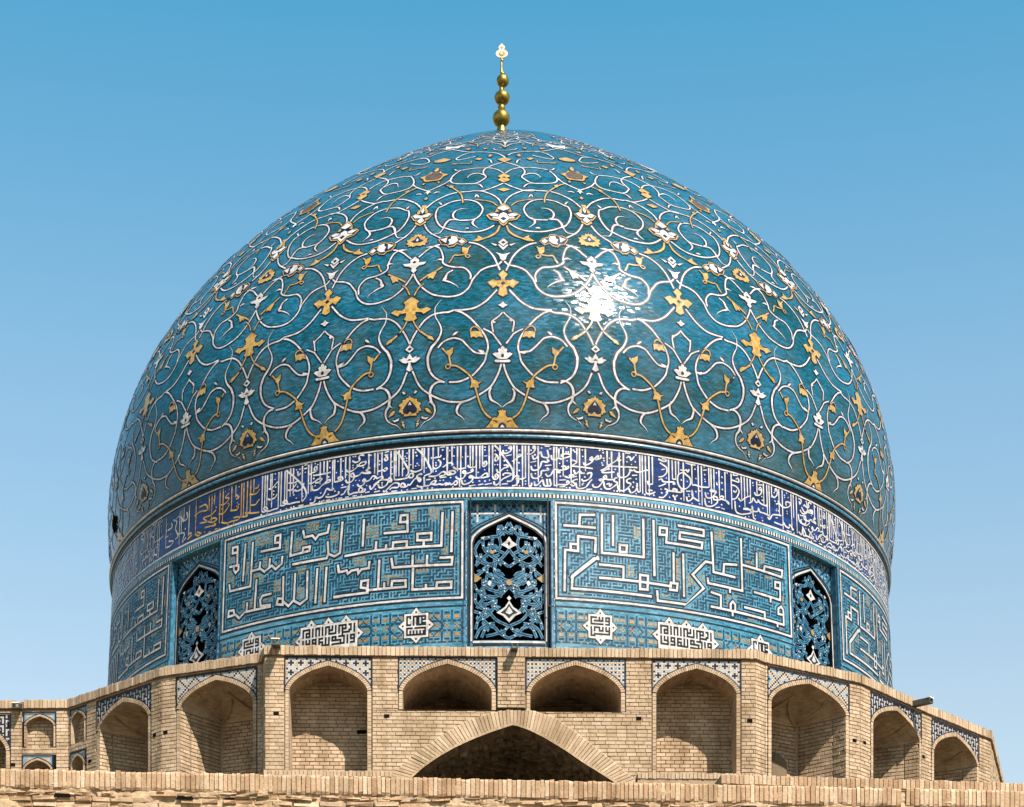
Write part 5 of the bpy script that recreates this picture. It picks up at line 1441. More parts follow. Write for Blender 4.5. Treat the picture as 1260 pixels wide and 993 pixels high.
        # columns of plain glaze beside the recess, on the drum face
        q = MB()
        for t in (A0 - .28, A1 + .28):
            cellquad(q, t - .20, t + .20, 10.7, 14.44, .006, 1)
            for k in range(26):
                z = 11.9 + k * .1
                if (k * 7 + wi) % 5 < 3: cellquad(q, t + .1, t + .16, z, z + .035, .010, 0)
        for t in (A0 - .52, A1 + .52, A0 - .05, A1 + .05): cellquad(q, t - .05, t + .05, 10.7, 14.44, .0045, 2)
        q.build('glazed_edge', [M['white'], M['teal2'], M['black']], win)
        # spandrel tiles
        q = MB(); cs = .034; n = int(2 * WHALF * KM / cs)
        for i in range(n):
            for j in range(22):
                th_ = A0 + (i + .5) * 2 * WHALF / n; z = wtop - .03 - (j + .5) * cs
                k = scaled(arch, .16)
                zz_ = np.interp(th_, k[1:-1, 0], k[1:-1, 1]) if k[1, 0] < th_ < k[-2, 0] else 12.0
                if z - cs * .5 < zz_ or z < 13.55: continue
                x, y = min(i, n - 1 - i) % 9, j % 8
                col = None
                if x == 4 and y not in (4,): col = 0
                elif y == 4 and x != 4: col = 0
                elif x in (3, 5) and y in (3, 5): col = 1
                elif x in (0, 8) and y in (0, 1, 7): col = 1
                elif x in (2, 6) and y in (0, ): col = 1
                elif x in (1, 7) and y in (2, 6): col = 1
                if wi != 1:
                    col = 0 if (x + y) % 6 == 0 and (x - y) % 3 == 0 else (1 if (x - y) % 4 == 0 else None)
                if col is not None:
                    w2 = WHALF / n * .96; cellquad(q, th_ - w2, th_ + w2, z - cs * .48, z + cs * .48, -rec + .004, col)
        q.build('spandrel_tiles', [M['white'], M['navy']], win, kind='stuff')
        # pierced lattice
        q = MB(); dep = -rec - .03
        rnd = random.Random(wi)
        for i, P in enumerate(WR):
            for sg in (1, -1):
                X = P * np.array([sg, 1]) + np.array([c, 0])
                if wi == 2 and rnd.random() < .12: continue
                Y = X.copy(); Y[:, 0] *= KM
                L, R, C = edges2d(Y, .050, 0, 6)
                o = dep + jit() * 4
                lf, rf = drum_pt(L[:, 0] / KM, L[:, 1], o), drum_pt(R[:, 0] / KM, R[:, 1], o)
                lb, rb = drum_pt(L[:, 0] / KM, L[:, 1], o - .07), drum_pt(R[:, 0] / KM, R[:, 1], o - .07)
                q.strip(lf, rf, 0); q.strip(lf, lb, 3); q.strip(rf, rb, 3)
                L, R, C = edges2d(Y, .012, 0, 6)
                q.strip(drum_pt(L[:, 0] / KM, L[:, 1], o + .004), drum_pt(R[:, 0] / KM, R[:, 1], o + .004), 3)
                for kk in range(6, len(C) - 3, 11):        # small leaves budding off the stems
                    d = C[kk + 1] - C[kk - 1]; d /= max(np.linalg.norm(d), 1e-6); nn = np.array([-d[1], d[0]]) * (1 if (kk // 11 + i) % 2 else -1)
                    p0 = C[kk] + nn * .03; tip = p0 + nn * .045 + d * .05
                    pts = np.array([p0 - d * .02, p0 + nn * .035 + d * .0, tip, p0 + d * .045 + nn * .01])
                    if abs(tip[0] / KM - c) < 4.1 and 12.1 < tip[1] < 14.0:
                        q.add(np.concatenate([drum_pt(pts[:, 0] / KM, pts[:, 1], o - .003), drum_pt(pts[:, 0] / KM, pts[:, 1], o - .06)]), [(0, 1, 2, 3), (0, 4, 5, 1), (1, 5, 6, 2), (2, 6, 7, 3), (3, 7, 4, 0)], 0)
                for kk in range(4, len(C) - 2, 16):
                    a, z = C[kk, 0] / KM, C[kk, 1]; s = .016
                    q.add(drum_pt(a + np.array([-s, 0, s, 0]) / KM, z + np.array([0, -s, 0, s]), o + .008), [(0, 1, 2, 3)], 2 if kk % 2 else 1)
        for i, (cl, P) in enumerate(WP):
            X = np.concatenate([P, (P * np.array([-1, 1]))[::-1]]) if abs(P[0, 0]) < .02 else None
            for X in ([X] if X is not None else [P, P * np.array([-1, 1])]):
                X = X + np.array([c, 0])
                keep = [0] + [k for k in range(1, len(X)) if np.abs(X[k] - X[k - 1]).max() > 1e-4]
                X = X[keep]
                if np.abs(X[0] - X[-1]).max() < 1e-4: X = X[:-1]
                q.add(drum_pt(X[:, 0], X[:, 1], dep + .017 + .004 * (i % 6)), [tuple(range(len(X)))], {'w': 1, 'b': 3, 'g': 2}[cl])
        q.build('lattice', [M['teal2'], M['white'], M['ochre'], M['navy']], win)
    return drum
DRUM = drum_thing()

# ------------------------------------------------------------------ brick walls
class Face:
    """a vertical wall plane; s runs left to right, z up, o outward; plan given as (x, distance from camera line)"""
    def __init__(s_, p, q):
        s_.p = np.array(p, float); d = np.array(q, float) - s_.p
        s_.len = float(np.linalg.norm(d)); s_.u = d / s_.len; s_.n = np.array([s_.u[1], -s_.u[0]])
        s_.ang = atan2(s_.u[1], s_.u[0])
    def P(s_, s, z, o=0.0):
        s, z, o = np.broadcast_arrays(np.asarray(s, float), np.asarray(z, float), np.asarray(o, float))
        return np.stack([s_.p[0] + s * s_.u[0] + o * s_.n[0], s_.p[1] + s * s_.u[1] + o * s_.n[1] - DIST, z], -1)
    def sub(s_, a, b):                        # plan points from (s, o)
        f = lambda t: s_.p + t[0] * s_.u + t[1] * s_.n
        return Face(f(a), f(b))

def unit_brick(rnd, cham=.07, wob=.04, cz=.11):
    """box with a chamfered face towards -y; x, z in +-0.5, back at y = 0"""
    def j(): return rnd.uniform(-wob, wob)
    v = [(-.5, 0, -.5), (.5, 0, -.5), (.5, 0, .5), (-.5, 0, .5)]
    o = [(x * (1 + j() * .3), -.72, z * (1 + j() * .5)) for x, _, z in v]
    i = [(x * (1 - cham * .5) + j() * .3, -1 + j(), z * (1 - cz) + j() * .3) for x, _, z in v]
    V = v + o + i
    F = []
    for a in range(4):
        b = (a + 1) % 4
        F.append((a, b, b + 4, a + 4)); F.append((a + 4, b + 4, b + 8, a + 8))
    F.append((8, 9, 10, 11))
    return np.array(V), F

UB = [unit_brick(random.Random(i)) for i in range(14)]
UBR = [unit_brick(random.Random(100 + i), cham=.16, wob=.13, cz=.3) for i in range(14)]
_bm = {}
def brick_mesh(kind, i, m):
    k = (kind, i, m)
    if k not in _bm:
        V, F = (UB if kind == 'b' else UBR)[i]
        q = MB(); q.add(V, F); _bm[k] = q.mesh('brick_%s' % m, M[m])
    return _bm[k]

class Bricks:
    def __init__(s_, parent, limit=290):
        s_.parent = parent; s_.items = {}; s_.limit = limit
    def add(s_, name, face, s0, s1, z0, z1, o0=-.02, o1=.0, m='brick', kind='b', roll=0.0, tag=0):
        s_.items.setdefault((name, m), []).append((face, s0, s1, z0, z1, o0, o1, kind, roll))
    def finish(s_):
        base = world_loc(s_.parent)
        for (name, m), L in s_.items.items():
            rnd = random.Random(len(L))
            L.sort(key=lambda t: -(t[2] - t[1]) * (t[4] - t[3]))
            big, rest = L[:s_.limit], L[s_.limit:]
            for f, s0, s1, z0, z1, o0, o1, kind, roll in big:
                me = brick_mesh(kind, rnd.randrange(14), m)
                o = bpy.data.objects.new(name, me)
                c = f.P((s0 + s1) / 2, (z0 + z1) / 2, o0)
                o.parent = s_.parent
                o.location = Vector(c) - base
                o.rotation_euler = (0, roll, f.ang)
                o.scale = (s1 - s0, o1 - o0, z1 - z0)
                COL.objects.link(o)
            if rest:
                q = MB()
                for f, s0, s1, z0, z1, o0, o1, kind, roll in rest:
                    V, F = (UB if kind == 'b' else UBR)[rnd.randrange(14)]
                    a, b = V[:, 0] * (s1 - s0), V[:, 2] * (z1 - z0)
                    ca, sa = cos(roll), sin(roll)
                    S = (s0 + s1) / 2 + a * ca + b * sa; Z = (z0 + z1) / 2 - a * sa + b * ca
                    q.add(f.P(S, Z, o0 - V[:, 1] * (o1 - o0)), F, 0, rnd.uniform(.01, .99))
                q.build(name + 'work', M[m], s_.parent, kind='stuff')

CH, BL, JT = .062, .16, .009                # course height, brick length, joint
def field(B, face, s0, s1, z0, z1, o=0.0, mask=None, name='brick', m='brick', rnd=random.Random(5)):
    """running bond between s0..s1, z0..z1"""
    k0 = int(math.floor(z0 / CH))
    for k in range(k0, int(z1 / CH) + 1):
        a, b = max(k * CH, z0), min((k + 1) * CH, z1)
        if b - a < .025: continue
        x = s0 - (BL * .5 if k % 2 else 0) - (k * 7 % 3) * .01
        while x < s1:
            L = BL * rnd.uniform(.9, 1.08)
            c0, c1 = max(x, s0), min(x + L, s1); x += L
            if c1 - c0 < .03: continue
            if mask is not None and not mask((c0 + c1) / 2, (a + b) / 2): continue
            B.add(name, face, c0 + JT / 2, c1 - JT / 2, a + JT / 2 + rnd.uniform(-.001, .001), b - JT / 2, o - .018, o + rnd.uniform(-.004, .004), m, roll=rnd.gauss(0, .004))

PROF = [(1, 0), (.982, .10), (.935, .225), (.85, .375), (.74, .52), (.59, .665), (.415, .795), (.21, .908), (0, 1)]
def outline(c, w, zs, za):
    """left spring to right spring"""
    L = [(c - x * w, zs + y * (za - zs)) for x, y in PROF]
    R = [(c + x * w, zs + y * (za - zs)) for x, y in PROF[::-1][1:]]
    P = np.array(L + R)
    out = []
    for a, b in zip(P[:-1], P[1:]):
        for t in (0, .34, .67): out.append(a + (b - a) * t)
    return np.array(out + [P[-1]])

TCELL = .031
def tile_colour(style, i, j, n):
    x = min(i, n - 1 - i)                     # mirror
    if style == 'checker':                    # small blue and white diaper with yellow dots
        a, b = x % 4, j % 4
        if (a + b) % 2: return 0
        if a == 0 and b == 0: return 2
        if a == 2 and b == 2: return 3 if (x // 4 + j // 4) % 2 else 1
        return 1 if (a, b) in ((0, 2), (2, 0)) else 4
    if style == 'plus':                       # black crosses and corners on white
        a, b = x % 5, j % 5
        if (a == 2 and b in (1, 2, 3)) or (b == 2 and a in (1, 2, 3)): return 1
        if a == 0 and b == 0: return 1
        return 4 if (a, b) in ((0, 2), (0, 3)) else 0
    if style == 'star':                       # dark diagonal lattice over cream diamonds with pale blue hearts
        a, b = (x + j) % 10, (x - j) % 10
        if a == 0 or b == 0: return 1
        if a in (4, 5, 6) and b in (4, 5, 6): return 2 if (a, b) != (5, 5) else 1
        if a in (2, 8) or b in (2, 8): return 4
        return 0
    if style == 'blackwhite':                 # interlocking keys
        return 1 if ('X.XXX', 'X.X..', 'XXX.X', '..X.X', 'X.X.X')[j % 5][x % 5] == 'X' else 0
    if style == 'blue': return 2 if (j == 0 or x == 0) else 4
    return 0

def bay(T, B, face, s0, s1, ztop, zspr, zap, zbot, depth, kind, style, ring=.065, sill=None, gold=False, label=None, backz=None):
    """a pointed arched bay: tiled spandrels, arch ring, soffit, and a flat back, dark lunette or ribbed niche"""
    rnd = random.Random(int(s0 * 100) + int(face.p[0] * 37))
    c, w = (s0 + s1) / 2, (s1 - s0) / 2 - .012
    out = outline(c, w, zspr, zap)
    inn = outline(c, w - ring, zspr - .01, zap - ring * 1.15)
    zb = sill if sill is not None else zbot
    # spandrel ground and tiles
    q = MB()
    q.strip(face.P(out[:, 0], out[:, 1], -.012), face.P(out[:, 0], np.full(len(out), ztop), -.012), 5)
    n = int((s1 - s0 - .05) / TCELL); cw = (s1 - s0 - .05) / n
    for i in range(n):
        for j in range(int((ztop - zspr) / TCELL) + 1):
            x, z = s0 + .025 + (i + .5) * cw, ztop - .028 - (j + .5) * TCELL
            if z - .012 < np.interp(x, out[:, 0], out[:, 1]): continue
            k = tile_colour(style, i, j, n)
            if k == 5: continue
            o = -.008 + rnd.uniform(-.001, .001); a, b = cw * .46, TCELL * .46
            q.quad(*face.P([x - a, x + a, x + a, x - a], [z - b, z - b, z + b, z + b], o), k)
    q.build('spandrel_tiles', [M['tilewhite'], M['navy'], M['ltblue'], M['ochre'], M['brick'], M['plaster']], T, kind='stuff')
    q = MB()                                  # dark glazed edge lines
    e = outline(c, w + .0, zspr, zap); e2 = outline(c, w + .022, zspr, zap + .02)
    q.strip(face.P(e[:, 0], e[:, 1], .004), face.P(e2[:, 0], e2[:, 1], .004), 0)
    q.quad(*face.P([s0, s1, s1, s0], [ztop - .025, ztop - .025, ztop, ztop], .005), 0)
    for a, b in ((s0 - .006, s0 + .016), (s1 - .016, s1 + .006)):
        q.quad(*face.P([a, b, b, a], [zspr - .03, zspr - .03, ztop - .0252, ztop - .0252], .0052), 0)
    q.build('glazed_border', M['navy'], T)
    # arch ring of small bricks on edge
    q = MB(); nseg = 46
    def res(P, n):
        s = np.concatenate([[0], np.cumsum(np.linalg.norm(np.diff(P, axis=0), axis=1))])
        t = np.linspace(0, s[-1], n + 1); return np.stack([np.interp(t, s, P[:, 0]), np.interp(t, s, P[:, 1])], 1)
    ro, ri = res(out, nseg), res(inn, nseg)
    for i in range(nseg):
        g = .10
        a0, a1 = ro[i] * (1 - g) + ro[i + 1] * g, ro[i] * g + ro[i + 1] * (1 - g)
        b0, b1 = ri[i] * (1 - g) + ri[i + 1] * g, ri[i] * g + ri[i + 1] * (1 - g)
        o = .012 + rnd.uniform(-.003, .003); S = np.array([a0, a1, b1, b0])
        f, bk = face.P(S[:, 0], S[:, 1], o), face.P(S[:, 0], S[:, 1], -.03)
        q.add(np.concatenate([f, bk]), [(0, 1, 2, 3), (0, 4, 5, 1), (1, 5, 6, 2), (2, 6, 7, 3), (3, 7, 4, 0)], 0, rnd.uniform(.01, .99))
    q.strip(face.P(ro[:, 0], ro[:, 1], -.006), face.P(ri[:, 0], ri[:, 1], -.006), 1, .5)
    # edge strip of the jambs below the spring
    for sg in (-1, 1):
        z = zspr - .012
        while z > zb + .02:
            z2 = max(z - CH, zb); a, b = c + sg * w, c + sg * (w - ring)
            q.quad(*face.P([a, b, b, a], [z2 + .006, z2 + .006, z, z], .002), 0, rnd.uniform(.01, .99)); z = z2
    q.build('arch_ring', [M['brick'], M['mortar']], T)
    # soffit and jambs
    q = MB()
    path = [(inn[0, 0], zb)] + [(inn[0, 0], z) for z in np.arange(zb + CH, zspr - .03, CH)] + [tuple(t) for t in inn] + [(inn[-1, 0], z) for z in np.arange(zspr - .06, zb + .03, -CH)] + [(inn[-1, 0], zb)]
    path = np.array(path)
    rm = 'brick'
    if kind != 'niche':
        nd = max(3, int(depth / .16)); os_ = np.linspace(.012, -depth, nd + 1)
        for i in range(len(path) - 1):
            for j in range(nd):
                q.quad(*face.P([path[i, 0], path[i + 1, 0], path[i + 1, 0], path[i, 0]], [path[i, 1], path[i + 1, 1], path[i + 1, 1], path[i, 1]], [os_[j], os_[j], os_[j + 1], os_[j + 1]]), 0, rnd.uniform(.01, .99))
        if sill is not None:
            for j in range(nd): q.quad(*face.P([inn[0, 0], inn[-1, 0], inn[-1, 0], inn[0, 0]], zb, [os_[j], os_[j], os_[j + 1], os_[j + 1]]), 0, rnd.uniform(.01, .99))
        q.build('soffit', M[rm], T)
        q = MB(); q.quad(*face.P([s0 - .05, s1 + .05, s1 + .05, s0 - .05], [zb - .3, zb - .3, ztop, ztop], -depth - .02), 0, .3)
        q.build('back_wall', M['mortar' if kind != 'lunette' else 'soot'], T)  # lunette back darkened in colour to imitate deep shade
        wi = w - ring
        field(B, face, c - wi - .02, c + wi + .02, max(zb, backz or zb), zap + .06, -depth, m='soot' if kind == 'lunette' else rm, mask=lambda s, z: z < np.interp(s, inn[:, 0], inn[:, 1]) + .14)  # lunette back bricks get the same shade put into their colour
    else:
        wi = w - ring; zs = zspr - .01; za = inn[:, 1].max()
        plan = [(-1, .0), (-.93, -.28), (-.60, -.97), (.60, -.97), (.93, -.28), (1, 0)]
        pl = [(c + x * wi, y * depth) for x, y in plan]
        for a, b in zip(pl[:-1], pl[1:]):
            f = face.sub(a, b)
            qq = MB(); qq.quad(*f.P([0, f.len, f.len, 0], [zb - .3, zb - .3, zs, zs], -.02), 0, .3)
            qq.build('niche_wall', M['mortar'], T)
            field(B, f, .004, f.len - .004, zb, zs, 0)
        prof = np.array([(x, y) for x, y in PROF]); fine = catmull(prof, 3)
        path2 = []
        for a, b in zip(pl[:-1], pl[1:]):
            m = max(2, int(hypot(b[0] - a[0], b[1] - a[1]) / .13))
            for t in range(m): path2.append((a[0] + (b[0] - a[0]) * t / m, a[1] + (b[1] - a[1]) * t / m))
        path2 = np.array(path2 + [pl[-1]])
        for i in range(len(path2) - 1):
            for j in range(len(fine) - 1):
                def pt(k, l):
                    X, Y = np.clip(fine[l], 0, 1); return face.P(c + (path2[k, 0] - c) * X, zs + Y * (za - zs), path2[k, 1] * X ** .8 - .0)
                q.add([pt(i, j), pt(i + 1, j), pt(i + 1, j + 1), pt(i, j + 1)], [(0, 1, 2, 3)], 0, rnd.uniform(.01, .99))
        q.build('niche_vault', M['brick'], T)
        # raised ribs running up the creases and fanning over the vault
        q = MB()
        def rib(pts, r=.022):
            pts = np.array(pts); L = pts + np.array([0, 0, 0]); d = np.gradient(pts, axis=0); d /= np.linalg.norm(d, axis=1)[:, None]
            nn = np.array([face.n[0], face.n[1], 0]); sd = np.cross(d, nn); sd /= np.maximum(np.linalg.norm(sd, axis=1), 1e-6)[:, None]
            top = pts + nn * .05
            q.strip(pts - sd * r, top, 0, .5); q.strip(top, pts + sd * r, 0, .5)
        ts = np.linspace(0, 1, 14)
        def vp(x, y, t):
            X = np.interp(t, prof[:, 1], prof[:, 0]); return face.P(c + x * wi * X, zs + t * (za - zs), y * depth * X ** .8)
        for sg in (-1, 1):
            k0 = (sg * .60, -.97)
            rib([face.P(c + k0[0] * wi, z, k0[1] * depth + .002) for z in np.linspace(zb, zs, 5)])
            rib([vp(k0[0] * (1 - t) + 0 * t, k0[1] * (1 - t * .1), .78 * t) for t in ts])
            rib([vp(k0[0] * (1 - t) + sg * .95 * t, k0[1] * (1 - t) - .22 * t, .62 * t) for t in ts])
        q.build('vault_rib', M['brick'], T)

def soldiers(B, face, s0, s1, z0, z1, o0, o1, w=.068, name='soldier_brick', m='brick', rnd=random.Random(3), gaps=(), kind='b'):
    x = s0
    while x < s1 - .02:
        ww = w * rnd.uniform(.85, 1.15)
        if not any(a < x + ww / 2 < b for a, b in gaps):
            B.add(name, face, x + .0035, min(x + ww, s1) - .0035, z0 + rnd.uniform(-.004, .004), z1 + rnd.uniform(-.012, .006), o0, o1 + rnd.uniform(-.006, .006), m, 'r' if kind == 'r' and rnd.random() < .6 else 'b', roll=rnd.gauss(0, .012))
        x += ww

def backing(T, face, rects, o=-.010, m='mortar', name='wall_core'):
    for a, b, z0, z1 in rects:
        q = MB(); q.quad(*face.P([a, b, b, a], [z0, z0, z1, z1], o), 0, .4); q.build(name, M[m], T)

def parapet(T, B, face, s0, s1, gaps=()):
    soldiers(B, face, s0, s1, 11.125, 11.285, -.03, .035, gaps=gaps)
    q = MB()
    q.quad(*face.P([s0, s1, s1, s0], [11.12, 11.12, 11.25, 11.25], .005), 0, .4)
    q.quad(*face.P([s0, s1, s1, s0], 11.25, [.005, .005, -.45, -.45]), 0, .4)
    q.quad(*face.P([s0, s1, s1, s0], [11.25, 11.25, 11.13, 11.13], -.45), 0, .4)
    q.quad(*face.P([s0, s1, s1, s0], 11.122, [.030, .030, -.02, -.02]), 0, .4)
    q.build('parapet_core', M['mortar'], T)

def holes(T, face, pts, sx=.085, sz=.055):
    for s, z in pts:
        q = MB(); a, b = sx / 2, sz / 2
        q.quad(*face.P([s - a, s + a, s + a, s - a], [z - b, z - b, z + b, z + b], .006), 0)
        q.build('putlog_hole', M['void'], T)

ND = dict(A=(-3.77, 32.17), B=(4.12, 32.36), C0=(4.30, 32.54), C1=(6.03, 33.55), C2=(7.45, 35.1), C3=(8.95, 36.62), C4=(10.0, 39.9),
          L0=(-3.85, 32.52), L1=(-5.6, 33.2), L2=(-7.5, 34.85), W0=(-10.5, 34.9))
ZBASE = 7.6
ZT, ZSP, ZAP = 11.12, 10.585, 11.045

def front_arcade():
    T = thing('arcade_wall', 'front brick wall with four pointed bays above a wide low central arch', 'wall', (0, 32.2 - DIST, ZBASE))
    B = Bricks(T); F = Face(ND['A'], ND['B'])
    bays = [(.31, 1.716), (2.133, 3.714), (4.184, 5.796), (6.216, 7.661)]
    bay(T, B, F, *bays[0], ZT, ZSP, ZAP, 9.05, .62, 'flat', 'plus')
    bay(T, B, F, *bays[3], ZT, ZSP, ZAP, 9.05, .62, 'flat', 'plus')
    bay(T, B, F, *bays[1], ZT + .012, ZSP, 11.09, 10.27, 1.6, 'lunette', 'checker', sill=10.272)
    bay(T, B, F, *bays[2], ZT + .012, ZSP, 11.085, 10.27, 1.6, 'lunette', 'checker', sill=10.262)
    # central arch
    ex = np.array([(1.93, 9.10), (2.029, 9.217), (2.32, 9.50), (2.624, 9.721), (2.93, 9.925), (3.243, 10.101), (3.62, 10.225), (3.988, 10.305), (4.33, 10.262), (4.643, 10.165), (4.96, 9.955), (5.271, 9.71), (5.58, 9.475), (5.861, 9.243), (5.98, 9.14)])
    it = np.array([(2.23, 9.06), (2.342, 9.173), (2.55, 9.36), (2.779, 9.519), (3.03, 9.665), (3.308, 9.798), (3.64, 9.93), (3.988, 10.045), (4.25, 9.955), (4.485, 9.838), (4.81, 9.645), (5.114, 9.438), (5.38, 9.275), (5.625, 9.12), (5.71, 9.05)])
    q = MB()
    below = lambda s: np.interp(s, ex[:, 0], ex[:, 1])
    xs = np.linspace(1.716, 6.216, 61)
    q.strip(F.P(xs, np.where((xs > ex[0, 0]) & (xs < ex[-1, 0]), np.maximum(below(xs) - .1, 8.6), 8.6), -.010), F.P(xs, 10.262, -.010), 0, .4)
    q.build('wall_core', M['mortar'], T)
    field(B, F, 1.716, 6.216, 9.0, 10.262, mask=lambda s, z: not (ex[0, 0] < s < ex[-1, 0] and z < below(s) - .02))
    rnd = random.Random(9)
    def res(P, n):
        s = np.concatenate([[0], np.cumsum(np.linalg.norm(np.diff(P, axis=0), axis=1))])
        t = np.linspace(0, s[-1], n + 1); return np.stack([np.interp(t, s, P[:, 0]), np.interp(t, s, P[:, 1])], 1)
    for side in (0, 1):
        a = slice(0, 8) if side == 0 else slice(7, 15)
        n = 38; ro, ri = res(ex[a], n), res(it[a], n)
        for i in range(n):
            v = MB(); g = .055
            a0, a1 = ro[i] * (1 - g) + ro[i + 1] * g, ro[i] * g + ro[i + 1] * (1 - g)
            b0, b1 = ri[i] * (1 - g) + ri[i + 1] * g, ri[i] * g + ri[i + 1] * (1 - g)
            k = rnd.uniform(-.02, .01); a0 = a0 + (b0 - a0) * k; a1 = a1 + (b1 - a1) * k
            S = np.array([a0, a1, b1, b0]); o = .022 + rnd.uniform(-.006, .006); cen = S.mean(0)
            I = cen + (S - cen) * .93
            v.add(np.concatenate([F.P(I[:, 0], I[:, 1], o), F.P(S[:, 0], S[:, 1], o - .008), F.P(S[:, 0], S[:, 1], -.1)]),
                  [(0, 1, 2, 3)] + [(x, 4 + x, 4 + (x + 1) % 4, (x + 1) % 4) for x in range(4)] + [(4 + x, 8 + x, 8 + (x + 1) % 4, 4 + (x + 1) % 4) for x in range(4)], 0)
            v.build('voussoir', M['brick'], T)
    q = MB(); fo = res(ex, 60); fi = res(it, 60)
    q.strip(F.P(fo[:, 0], fo[:, 1], .006), F.P(fi[:, 0], fi[:, 1], .006), 0, .4)
    q.build('arch_core', M['mortar'], T)
    q = MB()                                  # pale worn edge line along the intrados, then the dark vault
    e1 = it.copy(); e2 = it.copy(); e2[:, 1] -= .02
    f1, f2 = res(e1, 50), res(e2, 50)
    for i in range(50):
        q.quad(*F.P([f1[i, 0], f1[i + 1, 0], f2[i + 1, 0], f2[i, 0]], [f1[i, 1] + .03, f1[i + 1, 1] + .03, f2[i + 1, 1] + .012, f2[i, 1] + .012], .026), 0, rnd.uniform(.1, .9))
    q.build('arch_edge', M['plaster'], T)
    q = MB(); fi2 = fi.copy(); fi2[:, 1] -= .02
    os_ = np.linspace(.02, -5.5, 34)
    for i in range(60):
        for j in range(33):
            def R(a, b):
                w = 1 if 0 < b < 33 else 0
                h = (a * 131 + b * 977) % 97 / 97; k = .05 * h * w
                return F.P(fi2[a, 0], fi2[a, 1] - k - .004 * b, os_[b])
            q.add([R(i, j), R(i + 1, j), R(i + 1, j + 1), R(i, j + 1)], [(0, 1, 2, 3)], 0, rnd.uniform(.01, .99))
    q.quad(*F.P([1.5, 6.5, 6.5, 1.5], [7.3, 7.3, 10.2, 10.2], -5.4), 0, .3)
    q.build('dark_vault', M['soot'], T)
    # small stalactite bricks hanging in the vault
    q = MB()
    for k in range(1500):
        s = rnd.uniform(2.35, 5.6); o = -rnd.uniform(.3, 4.5)
        z = np.interp(s, fi2[:, 0], fi2[:, 1]) - .004 * (-o / .167) - .015
        if z < 9.0: continue
        a, b, h = rnd.uniform(.03, .06), rnd.uniform(.03, .07), rnd.uniform(.02, .09)
        V = [(s + x * a, z + y, o + w * b) for y in (.08, -h) for x, w in ((-1, -1), (1, -1), (1, 1), (-1, 1))]
        V = np.array(V); q.add(F.P(V[:, 0], V[:, 1], V[:, 2]), [(0, 1, 5, 4), (1, 2, 6, 5), (2, 3, 7, 6), (3, 0, 4, 7), (4, 5, 6, 7)], 0, rnd.uniform(.01, .99))
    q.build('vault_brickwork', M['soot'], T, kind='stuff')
    # piers
    piers = [(0, .31), (1.716, 2.133), (5.796, 6.216), (7.661, 7.89)]
    backing(T, F, [(a, b, ZBASE, ZT) for a, b in piers if a in (0, 7.661)] + [(1.716, 2.133, 10.2, ZT), (5.796, 6.216, 10.2, ZT), (3.714, 4.184, 10.2, ZT)])
    for a, b in piers:
        field(B, F, a, b, 9.05 if a in (0, 7.661) else 10.262, ZT)
    # middle pilaster, a little proud, with its shadow below painted as a dark strip
    q = MB()
    q.add(np.concatenate([F.P([3.727, 4.17, 4.17, 3.727], [10.30, 10.30, ZT, ZT], .03), F.P([3.727, 4.17, 4.17, 3.727], [10.30, 10.30, ZT, ZT], -.02)]),
          [(0, 1, 2, 3), (0, 4, 5, 1), (1, 5, 6, 2), (3, 2, 6, 7), (0, 3, 7, 4)], 0, .4)
    q.build('pilaster_core', M['mortar'], T)
    field(B, F, 3.727, 4.17, 10.305, ZT, o=.045)
    q = MB(); q.quad(*F.P([3.70, 4.19, 4.19, 3.70], [10.275, 10.275, 10.30, 10.30], .0245), 0); q.build('painted_shadow', M['void'], T)
    parapet(T, B, F, -.02, F.len + .02)
    # returns at both ends
    Fl, Fr = Face(ND['L0'], ND['A']), Face(ND['B'], ND['C0'])
    for f in (Fl, Fr):
        backing(T, f, [(0, f.len, ZBASE, 11.25)]); field(B, f, .0, f.len, 9.2, ZT); parapet(T, B, f, 0, f.len)
    # sill courses under the outer bays
    for a, b in ((-.02, 2.05), (5.98, 7.9)):
        soldiers(B, F, a, b, 9.17, 9.275, -.02, .07, w=.062)
        q = MB(); q.quad(*F.P([a, b, b, a], [8.6, 8.6, 9.26, 9.26], .055), 0, .4); q.quad(*F.P([a, b, b, a], 9.26, [.055, .055, -.62, -.62]), 0, .4); q.build('sill_core', M['mortar'], T)
    holes(T, F, [(.18, 10.195), (1.95, 10.169), (6.006, 10.161), (7.80, 10.135)])
    holes(T, F.sub((0, -.62), (F.len, -.62)), [(1.52, 10.10)], .16, .06)
    B.finish()
    return F
FRONT = front_arcade()

